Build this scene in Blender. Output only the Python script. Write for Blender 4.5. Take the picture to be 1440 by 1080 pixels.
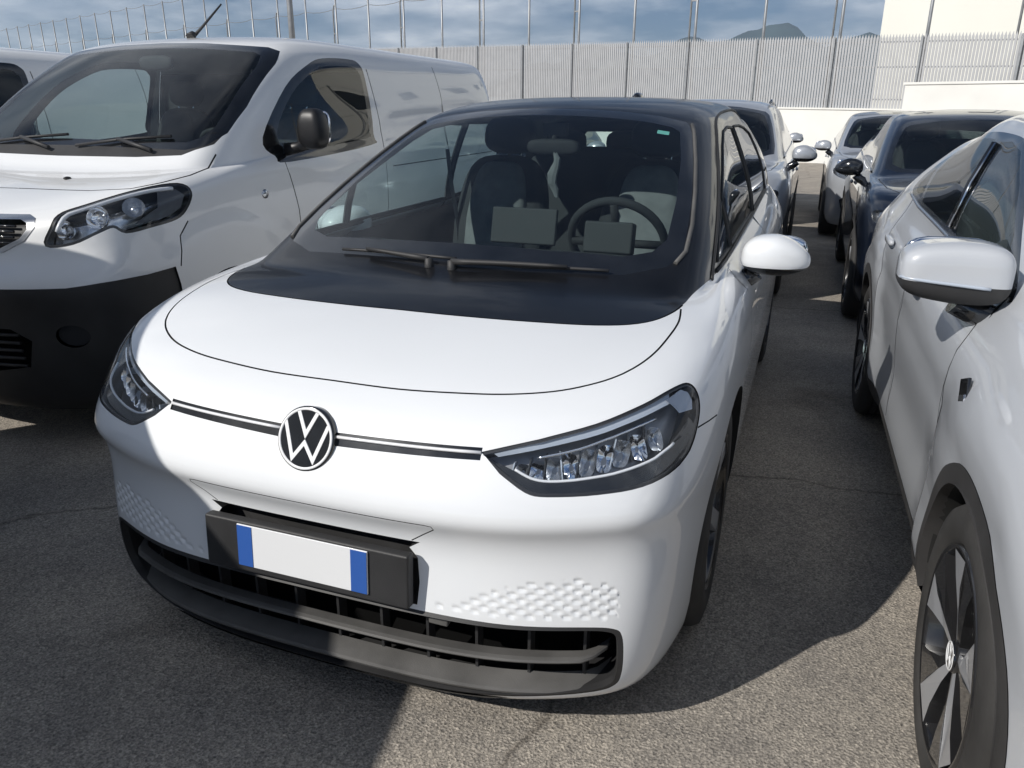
import bpy, bmesh, math, random
import numpy as np
from mathutils import Vector, Matrix
from mathutils.bvhtree import BVHTree
from mathutils.geometry import delaunay_2d_cdt
R = math.radians
for o in list(bpy.data.objects): bpy.data.objects.remove(o)
scene = bpy.context.scene
COL = scene.collection

# ------------------------------------------------------------------ camera
CAM = (1.027, -1.351, 1.469); YAW = -0.355; PITCH = 0.336; FPX = 1097.4; ROLL = 0.006
cam_d = bpy.data.cameras.new('camera'); cam = bpy.data.objects.new('camera', cam_d); COL.objects.link(cam)
_f = Vector((math.sin(YAW)*math.cos(PITCH), math.cos(YAW)*math.cos(PITCH), -math.sin(PITCH)))
_r = Vector((math.cos(YAW), -math.sin(YAW), 0)); _u = _r.cross(_f)
_r2 = _r*math.cos(ROLL)+_u*math.sin(ROLL); _u2 = _u*math.cos(ROLL)-_r*math.sin(ROLL)
cam.matrix_world = Matrix(((_r2.x, _u2.x, -_f.x, CAM[0]), (_r2.y, _u2.y, -_f.y, CAM[1]), (_r2.z, _u2.z, -_f.z, CAM[2]), (0, 0, 0, 1)))
cam_d.sensor_fit = 'HORIZONTAL'; cam_d.sensor_width = 36.0; cam_d.lens = FPX/1440*36.0
cam_d.clip_start = 0.05; cam_d.clip_end = 20000
scene.camera = cam
scene.render.resolution_x = 1024; scene.render.resolution_y = 768

# ------------------------------------------------------------------ sky and sun
SX, SY = 0.8, 1.08                      # ground shift of a shadow per metre of height
SUN_EL = math.atan(1/math.hypot(SX, SY)); SUN_AZ = math.atan2(-SX, -SY)   # azimuth of the sun from +Y towards +X
world = bpy.data.worlds.new('World'); scene.world = world; world.use_nodes = True
nt = world.node_tree; nt.nodes.clear()
def N(t, kind, **kw):
    n = t.nodes.new(kind)
    for k, v in kw.items(): setattr(n, k, v)
    return n
wo = N(nt, 'ShaderNodeOutputWorld'); bg = N(nt, 'ShaderNodeBackground'); sky = N(nt, 'ShaderNodeTexSky')
sky.sky_type = 'NISHITA'; sky.sun_disc = False; sky.sun_elevation = SUN_EL; sky.sun_rotation = SUN_AZ
sky.air_density = 0.8; sky.dust_density = 0.0; sky.ozone_density = 6.0
tc = N(nt, 'ShaderNodeTexCoord'); sep = N(nt, 'ShaderNodeSeparateXYZ')
nt.links.new(tc.outputs['Generated'], sep.inputs[0])
# cloud layer: project the view direction on a flat ceiling so that clouds flatten towards the horizon
zp = N(nt, 'ShaderNodeMath', operation='ADD'); zp.inputs[1].default_value = 0.16
zm = N(nt, 'ShaderNodeMath', operation='MAXIMUM'); zm.inputs[1].default_value = 0.02
nt.links.new(sep.outputs[2], zp.inputs[0]); nt.links.new(zp.outputs[0], zm.inputs[0])
dvx = N(nt, 'ShaderNodeMath', operation='DIVIDE'); dvy = N(nt, 'ShaderNodeMath', operation='DIVIDE')
nt.links.new(sep.outputs[0], dvx.inputs[0]); nt.links.new(zm.outputs[0], dvx.inputs[1])
nt.links.new(sep.outputs[1], dvy.inputs[0]); nt.links.new(zm.outputs[0], dvy.inputs[1])
cmb = N(nt, 'ShaderNodeCombineXYZ'); nt.links.new(dvx.outputs[0], cmb.inputs[0]); nt.links.new(dvy.outputs[0], cmb.inputs[1])
cn = N(nt, 'ShaderNodeTexNoise'); cn.inputs['Scale'].default_value = 0.85; cn.inputs['Detail'].default_value = 8; cn.inputs['Roughness'].default_value = 0.58
nt.links.new(cmb.outputs[0], cn.inputs['Vector'])
cr = N(nt, 'ShaderNodeValToRGB'); cr.color_ramp.elements[0].position = 0.46; cr.color_ramp.elements[1].position = 0.68
el = N(nt, 'ShaderNodeMapRange'); el.inputs['From Min'].default_value = 0.0; el.inputs['From Max'].default_value = 0.7; el.inputs['To Min'].default_value = 0.05; el.inputs['To Max'].default_value = -0.03
nt.links.new(sep.outputs[2], el.inputs['Value']); ca = N(nt, 'ShaderNodeMath', operation='ADD'); nt.links.new(cn.outputs['Fac'], ca.inputs[0]); nt.links.new(el.outputs[0], ca.inputs[1]); nt.links.new(ca.outputs[0], cr.inputs[0])
cc = N(nt, 'ShaderNodeTexNoise'); cc.inputs['Scale'].default_value = 2.2; cc.inputs['Detail'].default_value = 6
nt.links.new(cmb.outputs[0], cc.inputs['Vector'])
ccr = N(nt, 'ShaderNodeValToRGB'); ccr.color_ramp.elements[0].color = (10, 11.4, 13.4, 1); ccr.color_ramp.elements[1].color = (25, 25.4, 26, 1)
ccr.color_ramp.elements[0].position = 0.35; ccr.color_ramp.elements[1].position = 0.68
nt.links.new(cc.outputs['Fac'], ccr.inputs[0])
cf = N(nt, 'ShaderNodeMath', operation='MULTIPLY'); cf.inputs[1].default_value = 0.85; nt.links.new(cr.outputs[0], cf.inputs[0])
mx = N(nt, 'ShaderNodeMixRGB'); nt.links.new(cf.outputs[0], mx.inputs[0]); nt.links.new(sky.outputs[0], mx.inputs[1]); nt.links.new(ccr.outputs[0], mx.inputs[2])
nt.links.new(mx.outputs[0], bg.inputs[0]); bg.inputs[1].default_value = 0.064; nt.links.new(bg.outputs[0], wo.inputs[0])
sun_d = bpy.data.lights.new('sun', 'SUN'); sun = bpy.data.objects.new('sun', sun_d); COL.objects.link(sun)
sun_d.energy = 5.0; sun_d.angle = R(0.55); sun_d.color = (1.0, 0.955, 0.89)
sun.rotation_euler = Vector((SX, SY, -1)).to_track_quat('-Z', 'Y').to_euler(); sun.location = (-12, -8, 12)
vs = scene.view_settings; vs.view_transform = 'Standard'; vs.look = 'None'; vs.exposure = -0.17; vs.gamma = 1.0; vs.use_curve_mapping = False
scene.cycles.blur_glossy = 0.4; scene.cycles.max_bounces = 10; scene.cycles.transparent_max_bounces = 16

# ------------------------------------------------------------------ materials
MATS = {}
def pmat(name, col, rough=0.5, metal=0.0, coat=0.0, spec=0.5, emit=None, bump=None, noise=None, coat_rough=0.03):
    """Principled material; bump=(scale, strength, distance); noise=(scale, amount) varies the base colour."""
    m = bpy.data.materials.new(name); m.use_nodes = True; t = m.node_tree; b = t.nodes['Principled BSDF']
    b.inputs['Base Color'].default_value = (*col, 1); b.inputs['Roughness'].default_value = rough; b.inputs['Metallic'].default_value = metal
    b.inputs['Coat Weight'].default_value = coat; b.inputs['Coat Roughness'].default_value = coat_rough; b.inputs['Specular IOR Level'].default_value = spec
    co = None
    if bump or noise: co = N(t, 'ShaderNodeTexCoord')
    if noise:
        n1 = N(t, 'ShaderNodeTexNoise'); n1.inputs['Scale'].default_value = noise[0]; n1.inputs['Detail'].default_value = 5
        t.links.new(co.outputs['Object'], n1.inputs['Vector'])
        rp = N(t, 'ShaderNodeValToRGB'); k = noise[1]
        rp.color_ramp.elements[0].position = 0.3; rp.color_ramp.elements[1].position = 0.7
        rp.color_ramp.elements[0].color = (*[c*(1-k) for c in col], 1); rp.color_ramp.elements[1].color = (*[min(1, c*(1+k)) for c in col], 1)
        t.links.new(n1.outputs['Fac'], rp.inputs[0]); t.links.new(rp.outputs[0], b.inputs['Base Color'])
        rr = N(t, 'ShaderNodeMapRange'); rr.inputs['To Min'].default_value = max(0, rough-0.08); rr.inputs['To Max'].default_value = min(1, rough+0.1)
        t.links.new(n1.outputs['Fac'], rr.inputs['Value']); t.links.new(rr.outputs[0], b.inputs['Roughness'])
    if bump:
        n2 = N(t, 'ShaderNodeTexNoise'); n2.inputs['Scale'].default_value = bump[0]; n2.inputs['Detail'].default_value = 4
        t.links.new(co.outputs['Object'], n2.inputs['Vector'])
        bp = N(t, 'ShaderNodeBump'); bp.inputs['Strength'].default_value = bump[1]; bp.inputs['Distance'].default_value = bump[2]
        t.links.new(n2.outputs['Fac'], bp.inputs['Height']); t.links.new(bp.outputs[0], b.inputs['Normal'])
    MATS[name] = m; return m
def glassmat(name, tint, rough=0.0, ior=1.5, dust=0.0):
    """Thin pane: tinted see-through with Fresnel reflection and a little dust."""
    m = bpy.data.materials.new(name); m.use_nodes = True; t = m.node_tree; t.nodes.clear()
    out = N(t, 'ShaderNodeOutputMaterial'); tr = N(t, 'ShaderNodeBsdfTransparent'); tr.inputs[0].default_value = (*tint, 1)
    gl = N(t, 'ShaderNodeBsdfGlossy'); gl.inputs['Roughness'].default_value = rough; gl.inputs[0].default_value = (1, 1, 1, 1)
    fr = N(t, 'ShaderNodeFresnel'); fr.inputs[0].default_value = ior
    # same Fresnel from both faces of the pane
    geo = N(t, 'ShaderNodeNewGeometry'); sg = N(t, 'ShaderNodeMath', operation='MULTIPLY_ADD'); sg.inputs[1].default_value = 1/ior-ior; sg.inputs[2].default_value = ior
    t.links.new(geo.outputs['Backfacing'], sg.inputs[0]); t.links.new(sg.outputs[0], fr.inputs[0])
    mixs = N(t, 'ShaderNodeMixShader'); t.links.new(fr.outputs[0], mixs.inputs[0]); t.links.new(tr.outputs[0], mixs.inputs[1]); t.links.new(gl.outputs[0], mixs.inputs[2])
    last = mixs
    if dust:
        df = N(t, 'ShaderNodeBsdfDiffuse'); df.inputs[0].default_value = (0.55, 0.55, 0.53, 1)
        nz = N(t, 'ShaderNodeTexNoise'); nz.inputs['Scale'].default_value = 14; nz.inputs['Detail'].default_value = 6
        co = N(t, 'ShaderNodeTexCoord'); t.links.new(co.outputs['Object'], nz.inputs['Vector'])
        mr = N(t, 'ShaderNodeMapRange'); mr.inputs['From Min'].default_value = 0.35; mr.inputs['From Max'].default_value = 0.8
        mr.inputs['To Min'].default_value = dust*0.5; mr.inputs['To Max'].default_value = dust*1.8
        t.links.new(nz.outputs['Fac'], mr.inputs['Value'])
        m2 = N(t, 'ShaderNodeMixShader'); t.links.new(mr.outputs[0], m2.inputs[0]); t.links.new(mixs.outputs[0], m2.inputs[1]); t.links.new(df.outputs[0], m2.inputs[2]); last = m2
    t.links.new(last.outputs[0], out.inputs[0])
    MATS[name] = m; return m
pmat('white_paint', (0.735, 0.755, 0.775), 0.42, coat=1.0, noise=(1.3, 0.012))
pmat('van_white', (0.74, 0.75, 0.755), 0.42, coat=0.9, noise=(1.1, 0.015))
pmat('light_grey_paint', (0.45, 0.47, 0.50), 0.36, coat=1.0, noise=(1.3, 0.02))
pmat('silver_paint', (0.42, 0.44, 0.47), 0.3, metal=0.35, coat=1.0)
pmat('blue_paint', (0.004, 0.008, 0.019), 0.3, metal=0.2, coat=1.0)
pmat('black_gloss', (0.010, 0.011, 0.013), 0.16, coat=0.8, noise=(9.0, 0.3))
pmat('black_hood', (0.006, 0.0065, 0.008), 0.34, coat=0.45, spec=.3, noise=(5.0, 0.4), coat_rough=0.03)
pmat('void_black', (0.002, 0.002, 0.002), 0.9, spec=.1)
pmat('mirror_black', (0.008, 0.008, 0.009), 0.45)
pmat('seam_dark', (0.012, 0.012, 0.013), 0.8)
pmat('black_plastic', (0.022, 0.022, 0.023), 0.55, bump=(420, 0.25, 0.002), noise=(6, 0.25))
pmat('grey_plastic', (0.085, 0.083, 0.08), 0.6, bump=(500, 0.35, 0.002), noise=(7, 0.3))
pmat('cladding', (0.034, 0.033, 0.033), 0.62, bump=(480, 0.3, 0.002), noise=(6, 0.25))
pmat('rubber', (0.032, 0.031, 0.030), 0.75, bump=(160, 0.2, 0.002), noise=(7, 0.35))
pmat('underbody', (0.012, 0.012, 0.012), 0.9)
pmat('chrome', (0.82, 0.83, 0.85), 0.08, metal=1.0)
pmat('satin_chrome', (0.55, 0.56, 0.58), 0.25, metal=1.0)
pmat('lamp_dark', (0.032, 0.034, 0.038), 0.25, coat=0.5)
pmat('lamp_silver', (0.55, 0.57, 0.60), 0.2, metal=0.9)
pmat('lamp_bowl', (0.30, 0.31, 0.33), 0.35, metal=0.6)
pmat('lamp_bar', (0.42, 0.47, 0.54), 0.25, coat=0.8)
pmat('lamp_white', (0.75, 0.76, 0.78), 0.3, coat=0.6)
pmat('rim_dark', (0.014, 0.014, 0.015), 0.25, coat=0.6)
pmat('rim_silver', (0.36, 0.37, 0.39), 0.35, metal=0.25, coat=.4)
pmat('white_letter', (0.78, 0.79, 0.8), 0.35)
pmat('interior_dark', (0.018, 0.018, 0.020), 0.75, bump=(300, 0.2, 0.002))
pmat('dashboard_grey', (0.035, 0.036, 0.038), 0.7, bump=(300, 0.2, 0.002))
pmat('seat_fabric', (0.17, 0.175, 0.18), 0.9, bump=(260, 0.4, 0.002), noise=(14, 0.2))
pmat('seat_dark', (0.03, 0.031, 0.034), 0.85, bump=(260, 0.4, 0.002))
pmat('headliner', (0.25, 0.25, 0.25), 0.9)
pmat('screen_black', (0.01, 0.01, 0.012), 0.12, coat=0.5)
pmat('plate_white', (0.72, 0.73, 0.74), 0.4, coat=0.4)
pmat('plate_blue', (0.03, 0.10, 0.36), 0.4, coat=0.4)
pmat('sticker_green', (0.25, 0.62, 0.55), 0.5)
pmat('amber', (0.6, 0.25, 0.03), 0.3, coat=0.6)
glassmat('windshield_glass', (0.68, 0.77, 0.765), dust=0.004)
glassmat('window_glass', (0.70, 0.80, 0.79), dust=0.004)
glassmat('privacy_glass', (0.10, 0.12, 0.12), dust=0.003)
glassmat('lamp_glass', (0.93, 0.95, 0.97), ior=1.42, dust=0.006)

# ------------------------------------------------------------------ object helpers
def link(name, me, mat=None, parent=None, loc=None):
    o = bpy.data.objects.new(name, me); COL.objects.link(o)
    if mat: me.materials.append(MATS[mat] if isinstance(mat, str) else mat)
    if parent: o.parent = parent
    if loc: o.location = loc
    return o
def tag(o, label=None, cat=None, group=None, kind=None):
    if label: o['label'] = label
    if cat: o['category'] = cat
    if group: o['group'] = group
    if kind: o['kind'] = kind
    return o
def thing(name, loc, label, cat, group=None, rz=0.0):
    o = bpy.data.objects.new(name, None); COL.objects.link(o); o.location = loc; o.rotation_euler = (0, 0, rz); o.empty_display_size = 0.2
    return tag(o, label, cat, group)
class MB:
    """Collects simple shapes into one mesh."""
    def __init__(s): s.v = []; s.f = []; s.smooth = []
    def add(s, vs, fs, sm=True):
        b = len(s.v); s.v += [tuple(map(float, p)) for p in vs]; s.f += [tuple(b+i for i in f) for f in fs]; s.smooth += [sm]*len(fs); return s
    def box(s, c, d, M=None, taper=1.0):
        vs = []
        for z in (-1, 1):
            k = taper if z > 0 else 1.0
            for x, y in ((-1, -1), (1, -1), (1, 1), (-1, 1)): vs.append(Vector((x*d[0]/2*k, y*d[1]/2*k, z*d[2]/2)))
        vs = [(M @ p if M else p)+Vector(c) for p in vs]
        return s.add(vs, [(3, 2, 1, 0), (4, 5, 6, 7), (0, 1, 5, 4), (1, 2, 6, 5), (2, 3, 7, 6), (3, 0, 4, 7)], False)
    def tube(s, pts, r, n=8, closed=False, caps=True, sx=1.0):
        pts = [Vector(p) for p in pts]; m = len(pts); rs = r if hasattr(r, '__len__') else [r]*m
        b = len(s.v); up = None
        for i, p in enumerate(pts):
            t = (pts[(i+1) % m]-pts[i-1]) if closed else (pts[min(i+1, m-1)]-pts[max(i-1, 0)])
            t.normalize()
            if up is None:
                up = Vector((0, 0, 1)) if abs(t.z) < 0.9 else Vector((1, 0, 0))
            a = t.cross(up); a.normalize(); c = a.cross(t); c.normalize(); up = c
            for k in range(n):
                an = 2*math.pi*k/n; s.v.append(tuple(p+a*(math.cos(an)*rs[i]*sx)+c*(math.sin(an)*rs[i])))
        for i in range(m if closed else m-1):
            j = (i+1) % m
            for k in range(n):
                k2 = (k+1) % n; s.f.append((b+i*n+k, b+i*n+k2, b+j*n+k2, b+j*n+k)); s.smooth.append(True)
        if caps and not closed:
            s.f.append(tuple(b+k for k in range(n))[::-1]); s.smooth.append(False)
            s.f.append(tuple(b+(m-1)*n+k for k in range(n))); s.smooth.append(False)
        return s
    def lathe(s, prof, n=48, axis='x', c=(0, 0, 0), closed=False):
        """prof: list of (axial, radius)."""
        b = len(s.v); m = len(prof)
        for a, r in prof:
            for k in range(n):
                an = 2*math.pi*k/n; p = (a, r*math.cos(an), r*math.sin(an)) if axis == 'x' else ((r*math.cos(an), a, r*math.sin(an)) if axis == 'y' else (r*math.cos(an), r*math.sin(an), a))
                s.v.append((p[0]+c[0], p[1]+c[1], p[2]+c[2]))
        for i in range(m if closed else m-1):
            j = (i+1) % m
            for k in range(n):
                k2 = (k+1) % n; s.f.append((b+i*n+k, b+j*n+k, b+j*n+k2, b+i*n+k2)); s.smooth.append(True)
        return s
    def strip(s, A, B, closed=False, sm=True):
        n = len(A); return s.add(list(A)+list(B), [(i, (i+1) % n, n+(i+1) % n, n+i) for i in range(n if closed else n-1)], sm)
    def prism(s, poly, ext, sm=False):
        """planar 3D polygon extruded by vector ext"""
        n = len(poly); e = Vector(ext); A = [Vector(p) for p in poly]; B = [p+e for p in A]
        return s.add(A+B, [tuple(range(n))[::-1], tuple(range(n, 2*n))]+[(i, (i+1) % n, n+(i+1) % n, n+i) for i in range(n)], sm)
    def build(s, name, mat=None, parent=None, loc=None, bevel=0, autosmooth=None):
        me = bpy.data.meshes.new(name); me.from_pydata(s.v, [], s.f); me.polygons.foreach_set('use_smooth', s.smooth); me.update()
        o = link(name, me, mat, parent, loc)
        bm = bmesh.new(); bm.from_mesh(me); bmesh.ops.recalc_face_normals(bm, faces=bm.faces); bm.to_mesh(me); bm.free()
        if bevel:
            md = o.modifiers.new('bevel', 'BEVEL'); md.width = bevel; md.segments = 2; md.limit_method = 'ANGLE'; md.angle_limit = R(35); md.harden_normals = True
        return o
def copy_tree(o, parent=None):
    c = o.copy(); COL.objects.link(c); c.parent = parent
    for ch in list(o.children): copy_tree(ch, c)
    return c

# ------------------------------------------------------------------ smooth car skins
FF = (0, .30, .56, .78, .93, 1.0); FS = (.12, .3, .5, .7, .88); FR = (1.0, .93, .78, .52, .26, 0)
def ring(W, yF, yC, yB, yR, zF, zC, zS, zM, zB, zR, n=2.3, m=2.6, p=2.0, bow=0.0, Wf=None, Wb=None):
    """half ring from front centre round the side to rear centre"""
    Wf = W if Wf is None else Wf; Wb = W if Wb is None else Wb; out = []
    for f in FF:
        out.append((Wf*f*.985, yF+(yC-yF)*(1-(1-f**n)**(1/n)), zF+(zC-zF)*f**p))
    for k, f in enumerate(FS):
        w = (Wf+(W-Wf)*f/.5) if f <= .5 else (W+(Wb-W)*(f-.5)/.5)
        z = zS+(zM-zS)*(f-.12)/.38 if f <= .5 else zM+(zB-zM)*(f-.5)/.38
        out.append((w+bow*(1-(2*f-1)**2), yC+(yB-yC)*f, z))
    for f in FR:
        out.append((Wb*f*.985, yR+(yB-yR)*(1-(1-f**m)**(1/m)), zR+(zB-zR)*f**p))
    return out
def bas(t):
    return np.stack([(1-t)**3/6, (3*t**3-6*t**2+4)/6, (-3*t**3+3*t**2+3*t+1)/6, t**3/6], -1)
def dbas(t):
    return np.stack([-(1-t)**2/2, (9*t**2-12*t)/6, (-9*t**2+6*t+3)/6, t**2/2], -1)
class Skin:
    def __init__(s, rings, su=8, sv=8, fit=4):
        H = np.array(rings, float); s.nv, s.h = H.shape[0], H.shape[1]
        M = H[:, 1:-1][:, ::-1].copy(); M[..., 0] *= -1
        D = np.concatenate([H, M], 1); s.nu = D.shape[1]; s.D = D; s.C = D.copy()
        for _ in range(fit):
            uu, vv = np.meshgrid(np.arange(s.nu), np.arange(s.nv)); p, _n = s.ev(uu.ravel(), vv.ravel())
            s.C = s.C+0.8*(D-p.reshape(D.shape))
        s.su, s.sv = su, sv; s.half = s.h-1
        s.U = np.linspace(-s.half, s.half, 2*s.half*su+1); s.V = np.linspace(0, s.nv-1, (s.nv-1)*sv+1)
        uu, vv = np.meshgrid(s.U, s.V); p, n = s.ev(uu.ravel(), vv.ravel())
        s.P = p; nu, nv = len(s.U), len(s.V); s.nUd = nu
        i, j = np.meshgrid(np.arange(nu-1), np.arange(nv-1)); a = (j*nu+i).ravel()
        s.T = np.concatenate([np.stack([a, a+1, a+nu+1], -1), np.stack([a, a+nu+1, a+nu], -1)])
        s.bvh = BVHTree.FromPolygons([tuple(x) for x in p], [tuple(int(q) for q in t) for t in s.T])
    def ev(s, u, v):
        u = np.asarray(u, float); v = np.clip(np.asarray(v, float), 0, s.nv-1)
        iu = np.floor(u).astype(int); tu = u-iu; iv = np.minimum(np.floor(v).astype(int), s.nv-2); tv = v-iv
        C = s.C; E = np.concatenate([2*C[:1]-C[1:2], C, 2*C[-1:]-C[-2:-1]], 0)
        bu, bv, du, dv = bas(tu), bas(tv), dbas(tu), dbas(tv)
        P = 0; A = 0; B = 0
        for a in range(4):
            for b in range(4):
                c = E[iv+a, (iu+b-1) % s.nu]
                P = P+c*(bv[:, a]*bu[:, b])[:, None]; A = A+c*(bv[:, a]*du[:, b])[:, None]; B = B+c*(dv[:, a]*bu[:, b])[:, None]
        n = np.cross(A, B); n /= np.maximum(np.linalg.norm(n, axis=1, keepdims=True), 1e-9)
        return P, n
    def uv_of(s, idx, loc):
        t = s.T[idx]; a, b, c = s.P[t]; v0, v1, v2 = b-a, c-a, np.array(loc)-a
        d00, d01, d11, d20, d21 = v0@v0, v0@v1, v1@v1, v2@v0, v2@v1; den = d00*d11-d01*d01
        if abs(den) < 1e-16: w1 = w2 = 0
        else: w1 = (d11*d20-d01*d21)/den; w2 = (d00*d21-d01*d20)/den
        q = [(s.U[k % s.nUd], s.V[k//s.nUd]) for k in t]
        return tuple(np.array(q[0])*(1-w1-w2)+np.array(q[1])*w1+np.array(q[2])*w2)
    def hit(s, o, d):
        l, n, i, _ = s.bvh.ray_cast(Vector(o), Vector(d))
        if l is None: l, n, i, _ = s.bvh.find_nearest(Vector(o)+Vector(d)*(4 if abs(d[1]) > .5 else 4))
        return s.uv_of(i, l)
    def front(s, x, z): return s.hit((x, -3, z), (0, 1, 0))
    def back(s, x, z): return s.hit((x, 12, z), (0, -1, 0))
    def side(s, y, z, sg=1): return s.hit((sg*4, y, z), (-sg, 0, 0))
    def top(s, x, y): return s.hit((x, y, 5), (0, 0, -1))
    def near(s, p):
        l, n, i, _ = s.bvh.find_nearest(Vector(p)); return s.uv_of(i, l)
def spline(pts, k=6, closed=True):
    """Catmull-Rom through points (any dimension)"""
    P = [np.array(p, float) for p in pts]; n = len(P); out = []
    for i in range(n if closed else n-1):
        if closed: a, b, c, d = P[i-1], P[i], P[(i+1) % n], P[(i+2) % n]
        else: a, b, c, d = P[max(i-1, 0)], P[i], P[i+1], P[min(i+2, n-1)]
        for j in range(k):
            t = j/k; out.append(.5*((2*b)+(c-a)*t+(2*a-5*b+4*c-d)*t*t+(3*b-a-3*c+d)*t**3))
    if not closed: out.append(P[-1])
    return [tuple(p) for p in out]
def resample(pts, step, closed=True):
    """straight outline, points every step"""
    out = []; n = len(pts)
    for i in range(n if closed else n-1):
        a = np.array(pts[i], float); b = np.array(pts[(i+1) % n], float); k = max(1, int(np.linalg.norm(b-a)/step))
        out += [tuple(a+(b-a)*j/k) for j in range(k)]
    if not closed: out.append(tuple(pts[-1]))
    return out
def mir(poly): return [(-u, v) for u, v in poly][::-1]
def inside(P, poly):
    x, y = P[:, 0], P[:, 1]; r = np.zeros(len(P), bool); q = np.array(poly); x1, y1 = q[:, 0], q[:, 1]; x2, y2 = np.roll(x1, -1), np.roll(y1, -1)
    for a, b, c, d in zip(x1, y1, x2, y2):
        if b == d: continue
        k = ((b > y) != (d > y)) & (x < (c-a)*(y-b)/(d-b)+a); r ^= k
    return r
def gap(S, poly, w, closed=True):
    """band of width w round a uv outline -> (outer poly, inner poly)"""
    q = np.array(poly); P, n = S.ev(q[:, 0], q[:, 1])
    if closed: t = np.roll(P, -1, 0)-np.roll(P, 1, 0)
    else: t = np.gradient(P, axis=0)
    t /= np.maximum(np.linalg.norm(t, axis=1, keepdims=True), 1e-9); b = np.cross(n, t)
    A = [S.near(p) for p in P+b*w/2]; B = [S.near(p) for p in P-b*w/2]
    return A, B
class Panels:
    """Cuts one smooth skin into clean-edged regions with a constrained triangulation in its (u, v) domain."""
    def __init__(s, S, du=0.125, dv=0.2, extra=None): s.S = S; s.reg = []; s.du = du; s.dv = dv; s.extra = extra or []; s.lines = []
    def region(s, key, poly): s.reg.append((key, [tuple(p) for p in poly])); return s
    def band(s, key, line, w):
        A, B = gap(s.S, line, w, False); s.reg.append((key+'#%d' % len(s.reg), A+B[::-1])); return s
    def bands(s, key, name, mat, parent, off=0.0):
        for k in [q for q in s.keys if q.startswith(key+'#')]: s.mesh(k, name, mat, parent, off=off)
    def loop_band(s, key, poly, w, inner):
        A, B = gap(s.S, poly, w, True)
        ar = lambda q: abs(sum(q[i-1][0]*q[i][1]-q[i][0]*q[i-1][1] for i in range(len(q))))
        if ar(A) < ar(B): A, B = B, A
        s.reg.append((key, A)); s.reg.append((inner, B)); return s
    def run(s, base='body'):
        S = s.S; h = S.half; pts = []; edges = []
        for key, poly in s.reg:
            b = len(pts); n = len(poly)
            pts += [(min(max(u, -h), h), min(max(v, 0), S.nv-1)) for u, v in poly]; edges += [(b+i, b+(i+1) % n) for i in range(n)]
        O = np.array(pts) if pts else np.zeros((0, 2))
        gu = np.arange(-h, h+1e-6, s.du); gv = np.arange(0, S.nv-1+1e-6, s.dv)
        g = np.stack(np.meshgrid(gu, gv), -1).reshape(-1, 2)
        for (u0, u1, v0, v1, du, dv) in s.extra:
            e = np.stack(np.meshgrid(np.arange(u0, u1, du), np.arange(v0, v1, dv)), -1).reshape(-1, 2); g = np.concatenate([g, e])
        if len(O):
            keep = np.ones(len(g), bool); tu, tv = s.du*.3, s.dv*.3
            key = {}
            for k, (u, v) in enumerate(O): key.setdefault((int(math.floor(u/tu)), int(math.floor(v/tv))), []).append(k)
            for i, (u, v) in enumerate(g):
                if abs(u) >= h-1e-6 or v <= 1e-6 or v >= S.nv-1-1e-6: continue
                a, b = int(math.floor(u/tu)), int(math.floor(v/tv))
                for q in ((a, b), (a-1, b), (a+1, b), (a, b-1), (a, b+1)):
                    if q in key: keep[i] = False; break
            g = g[keep]
        b = len(pts); allp = [Vector((float(u), float(v))) for u, v in pts]+[Vector((float(u), float(v))) for u, v in g]
        vs, es, fs, *_ = delaunay_2d_cdt(allp, edges, [], 0, 1e-7)
        V = np.array([(p[0], p[1]) for p in vs]); F = np.array([f for f in fs if len(f) == 3])
        c = V[F].mean(1); lab = np.zeros(len(F), int); keys = [base]
        a2 = np.cross(V[F[:, 1]]-V[F[:, 0]], V[F[:, 2]]-V[F[:, 0]]); F = np.where((a2 < 0)[:, None], F[:, ::-1], F)
        for key, poly in s.reg:
            if key not in keys: keys.append(key)
            lab[inside(c, poly)] = keys.index(key)
        s.V, s.F, s.lab, s.keys = V, F, lab, keys; s.P, s.Nn = S.ev(V[:, 0], V[:, 1]); return s
    def mesh(s, key, name, mat, parent, off=0.0, disp=None, side=None, flip=False, scale=None):
        k = [s.keys.index(q) for q in (key if isinstance(key, (list, tuple)) else [key]) if q in s.keys]; F = s.F[np.isin(s.lab, k)]
        if side is not None: F = F[(s.V[F].mean(1)[:, 0]*side) > 0]
        if len(F) == 0: return None
        used, inv = np.unique(F, return_inverse=True); F2 = inv.reshape(-1, 3); P = s.P[used]+s.Nn[used]*off; n = s.Nn[used].copy()
        if disp is not None:
            d = disp(P); m = np.abs(d) > 0; P = P+n*d[:, None]
            fn = np.cross(P[F2[:, 1]]-P[F2[:, 0]], P[F2[:, 2]]-P[F2[:, 0]]); vn = np.zeros_like(P)
            for q in range(3): np.add.at(vn, F2[:, q], fn)
            vn /= np.maximum(np.linalg.norm(vn, axis=1, keepdims=True), 1e-12)
            touch = np.zeros(len(P), bool)
            for q in range(3):
                tm = m[F2].any(1); touch[F2[:, q]] |= tm
            sgn = np.sign((vn*n).sum(1, keepdims=True)); n = np.where(touch[:, None], vn*np.where(sgn == 0, 1, sgn), n)
        if flip: F2 = F2[:, ::-1]; n = -n
        me = bpy.data.meshes.new(name); me.from_pydata([tuple(p) for p in P], [], [tuple(int(q) for q in f) for f in F2])
        me.polygons.foreach_set('use_smooth', [True]*len(F2)); me.update(); me.normals_split_custom_set_from_vertices([tuple(q) for q in n])
        return link(name, me, mat, parent)
def on(S, poly, off=0.0):
    q = np.array(poly); P, n = S.ev(q[:, 0], q[:, 1]); return P+n*off, n
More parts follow.
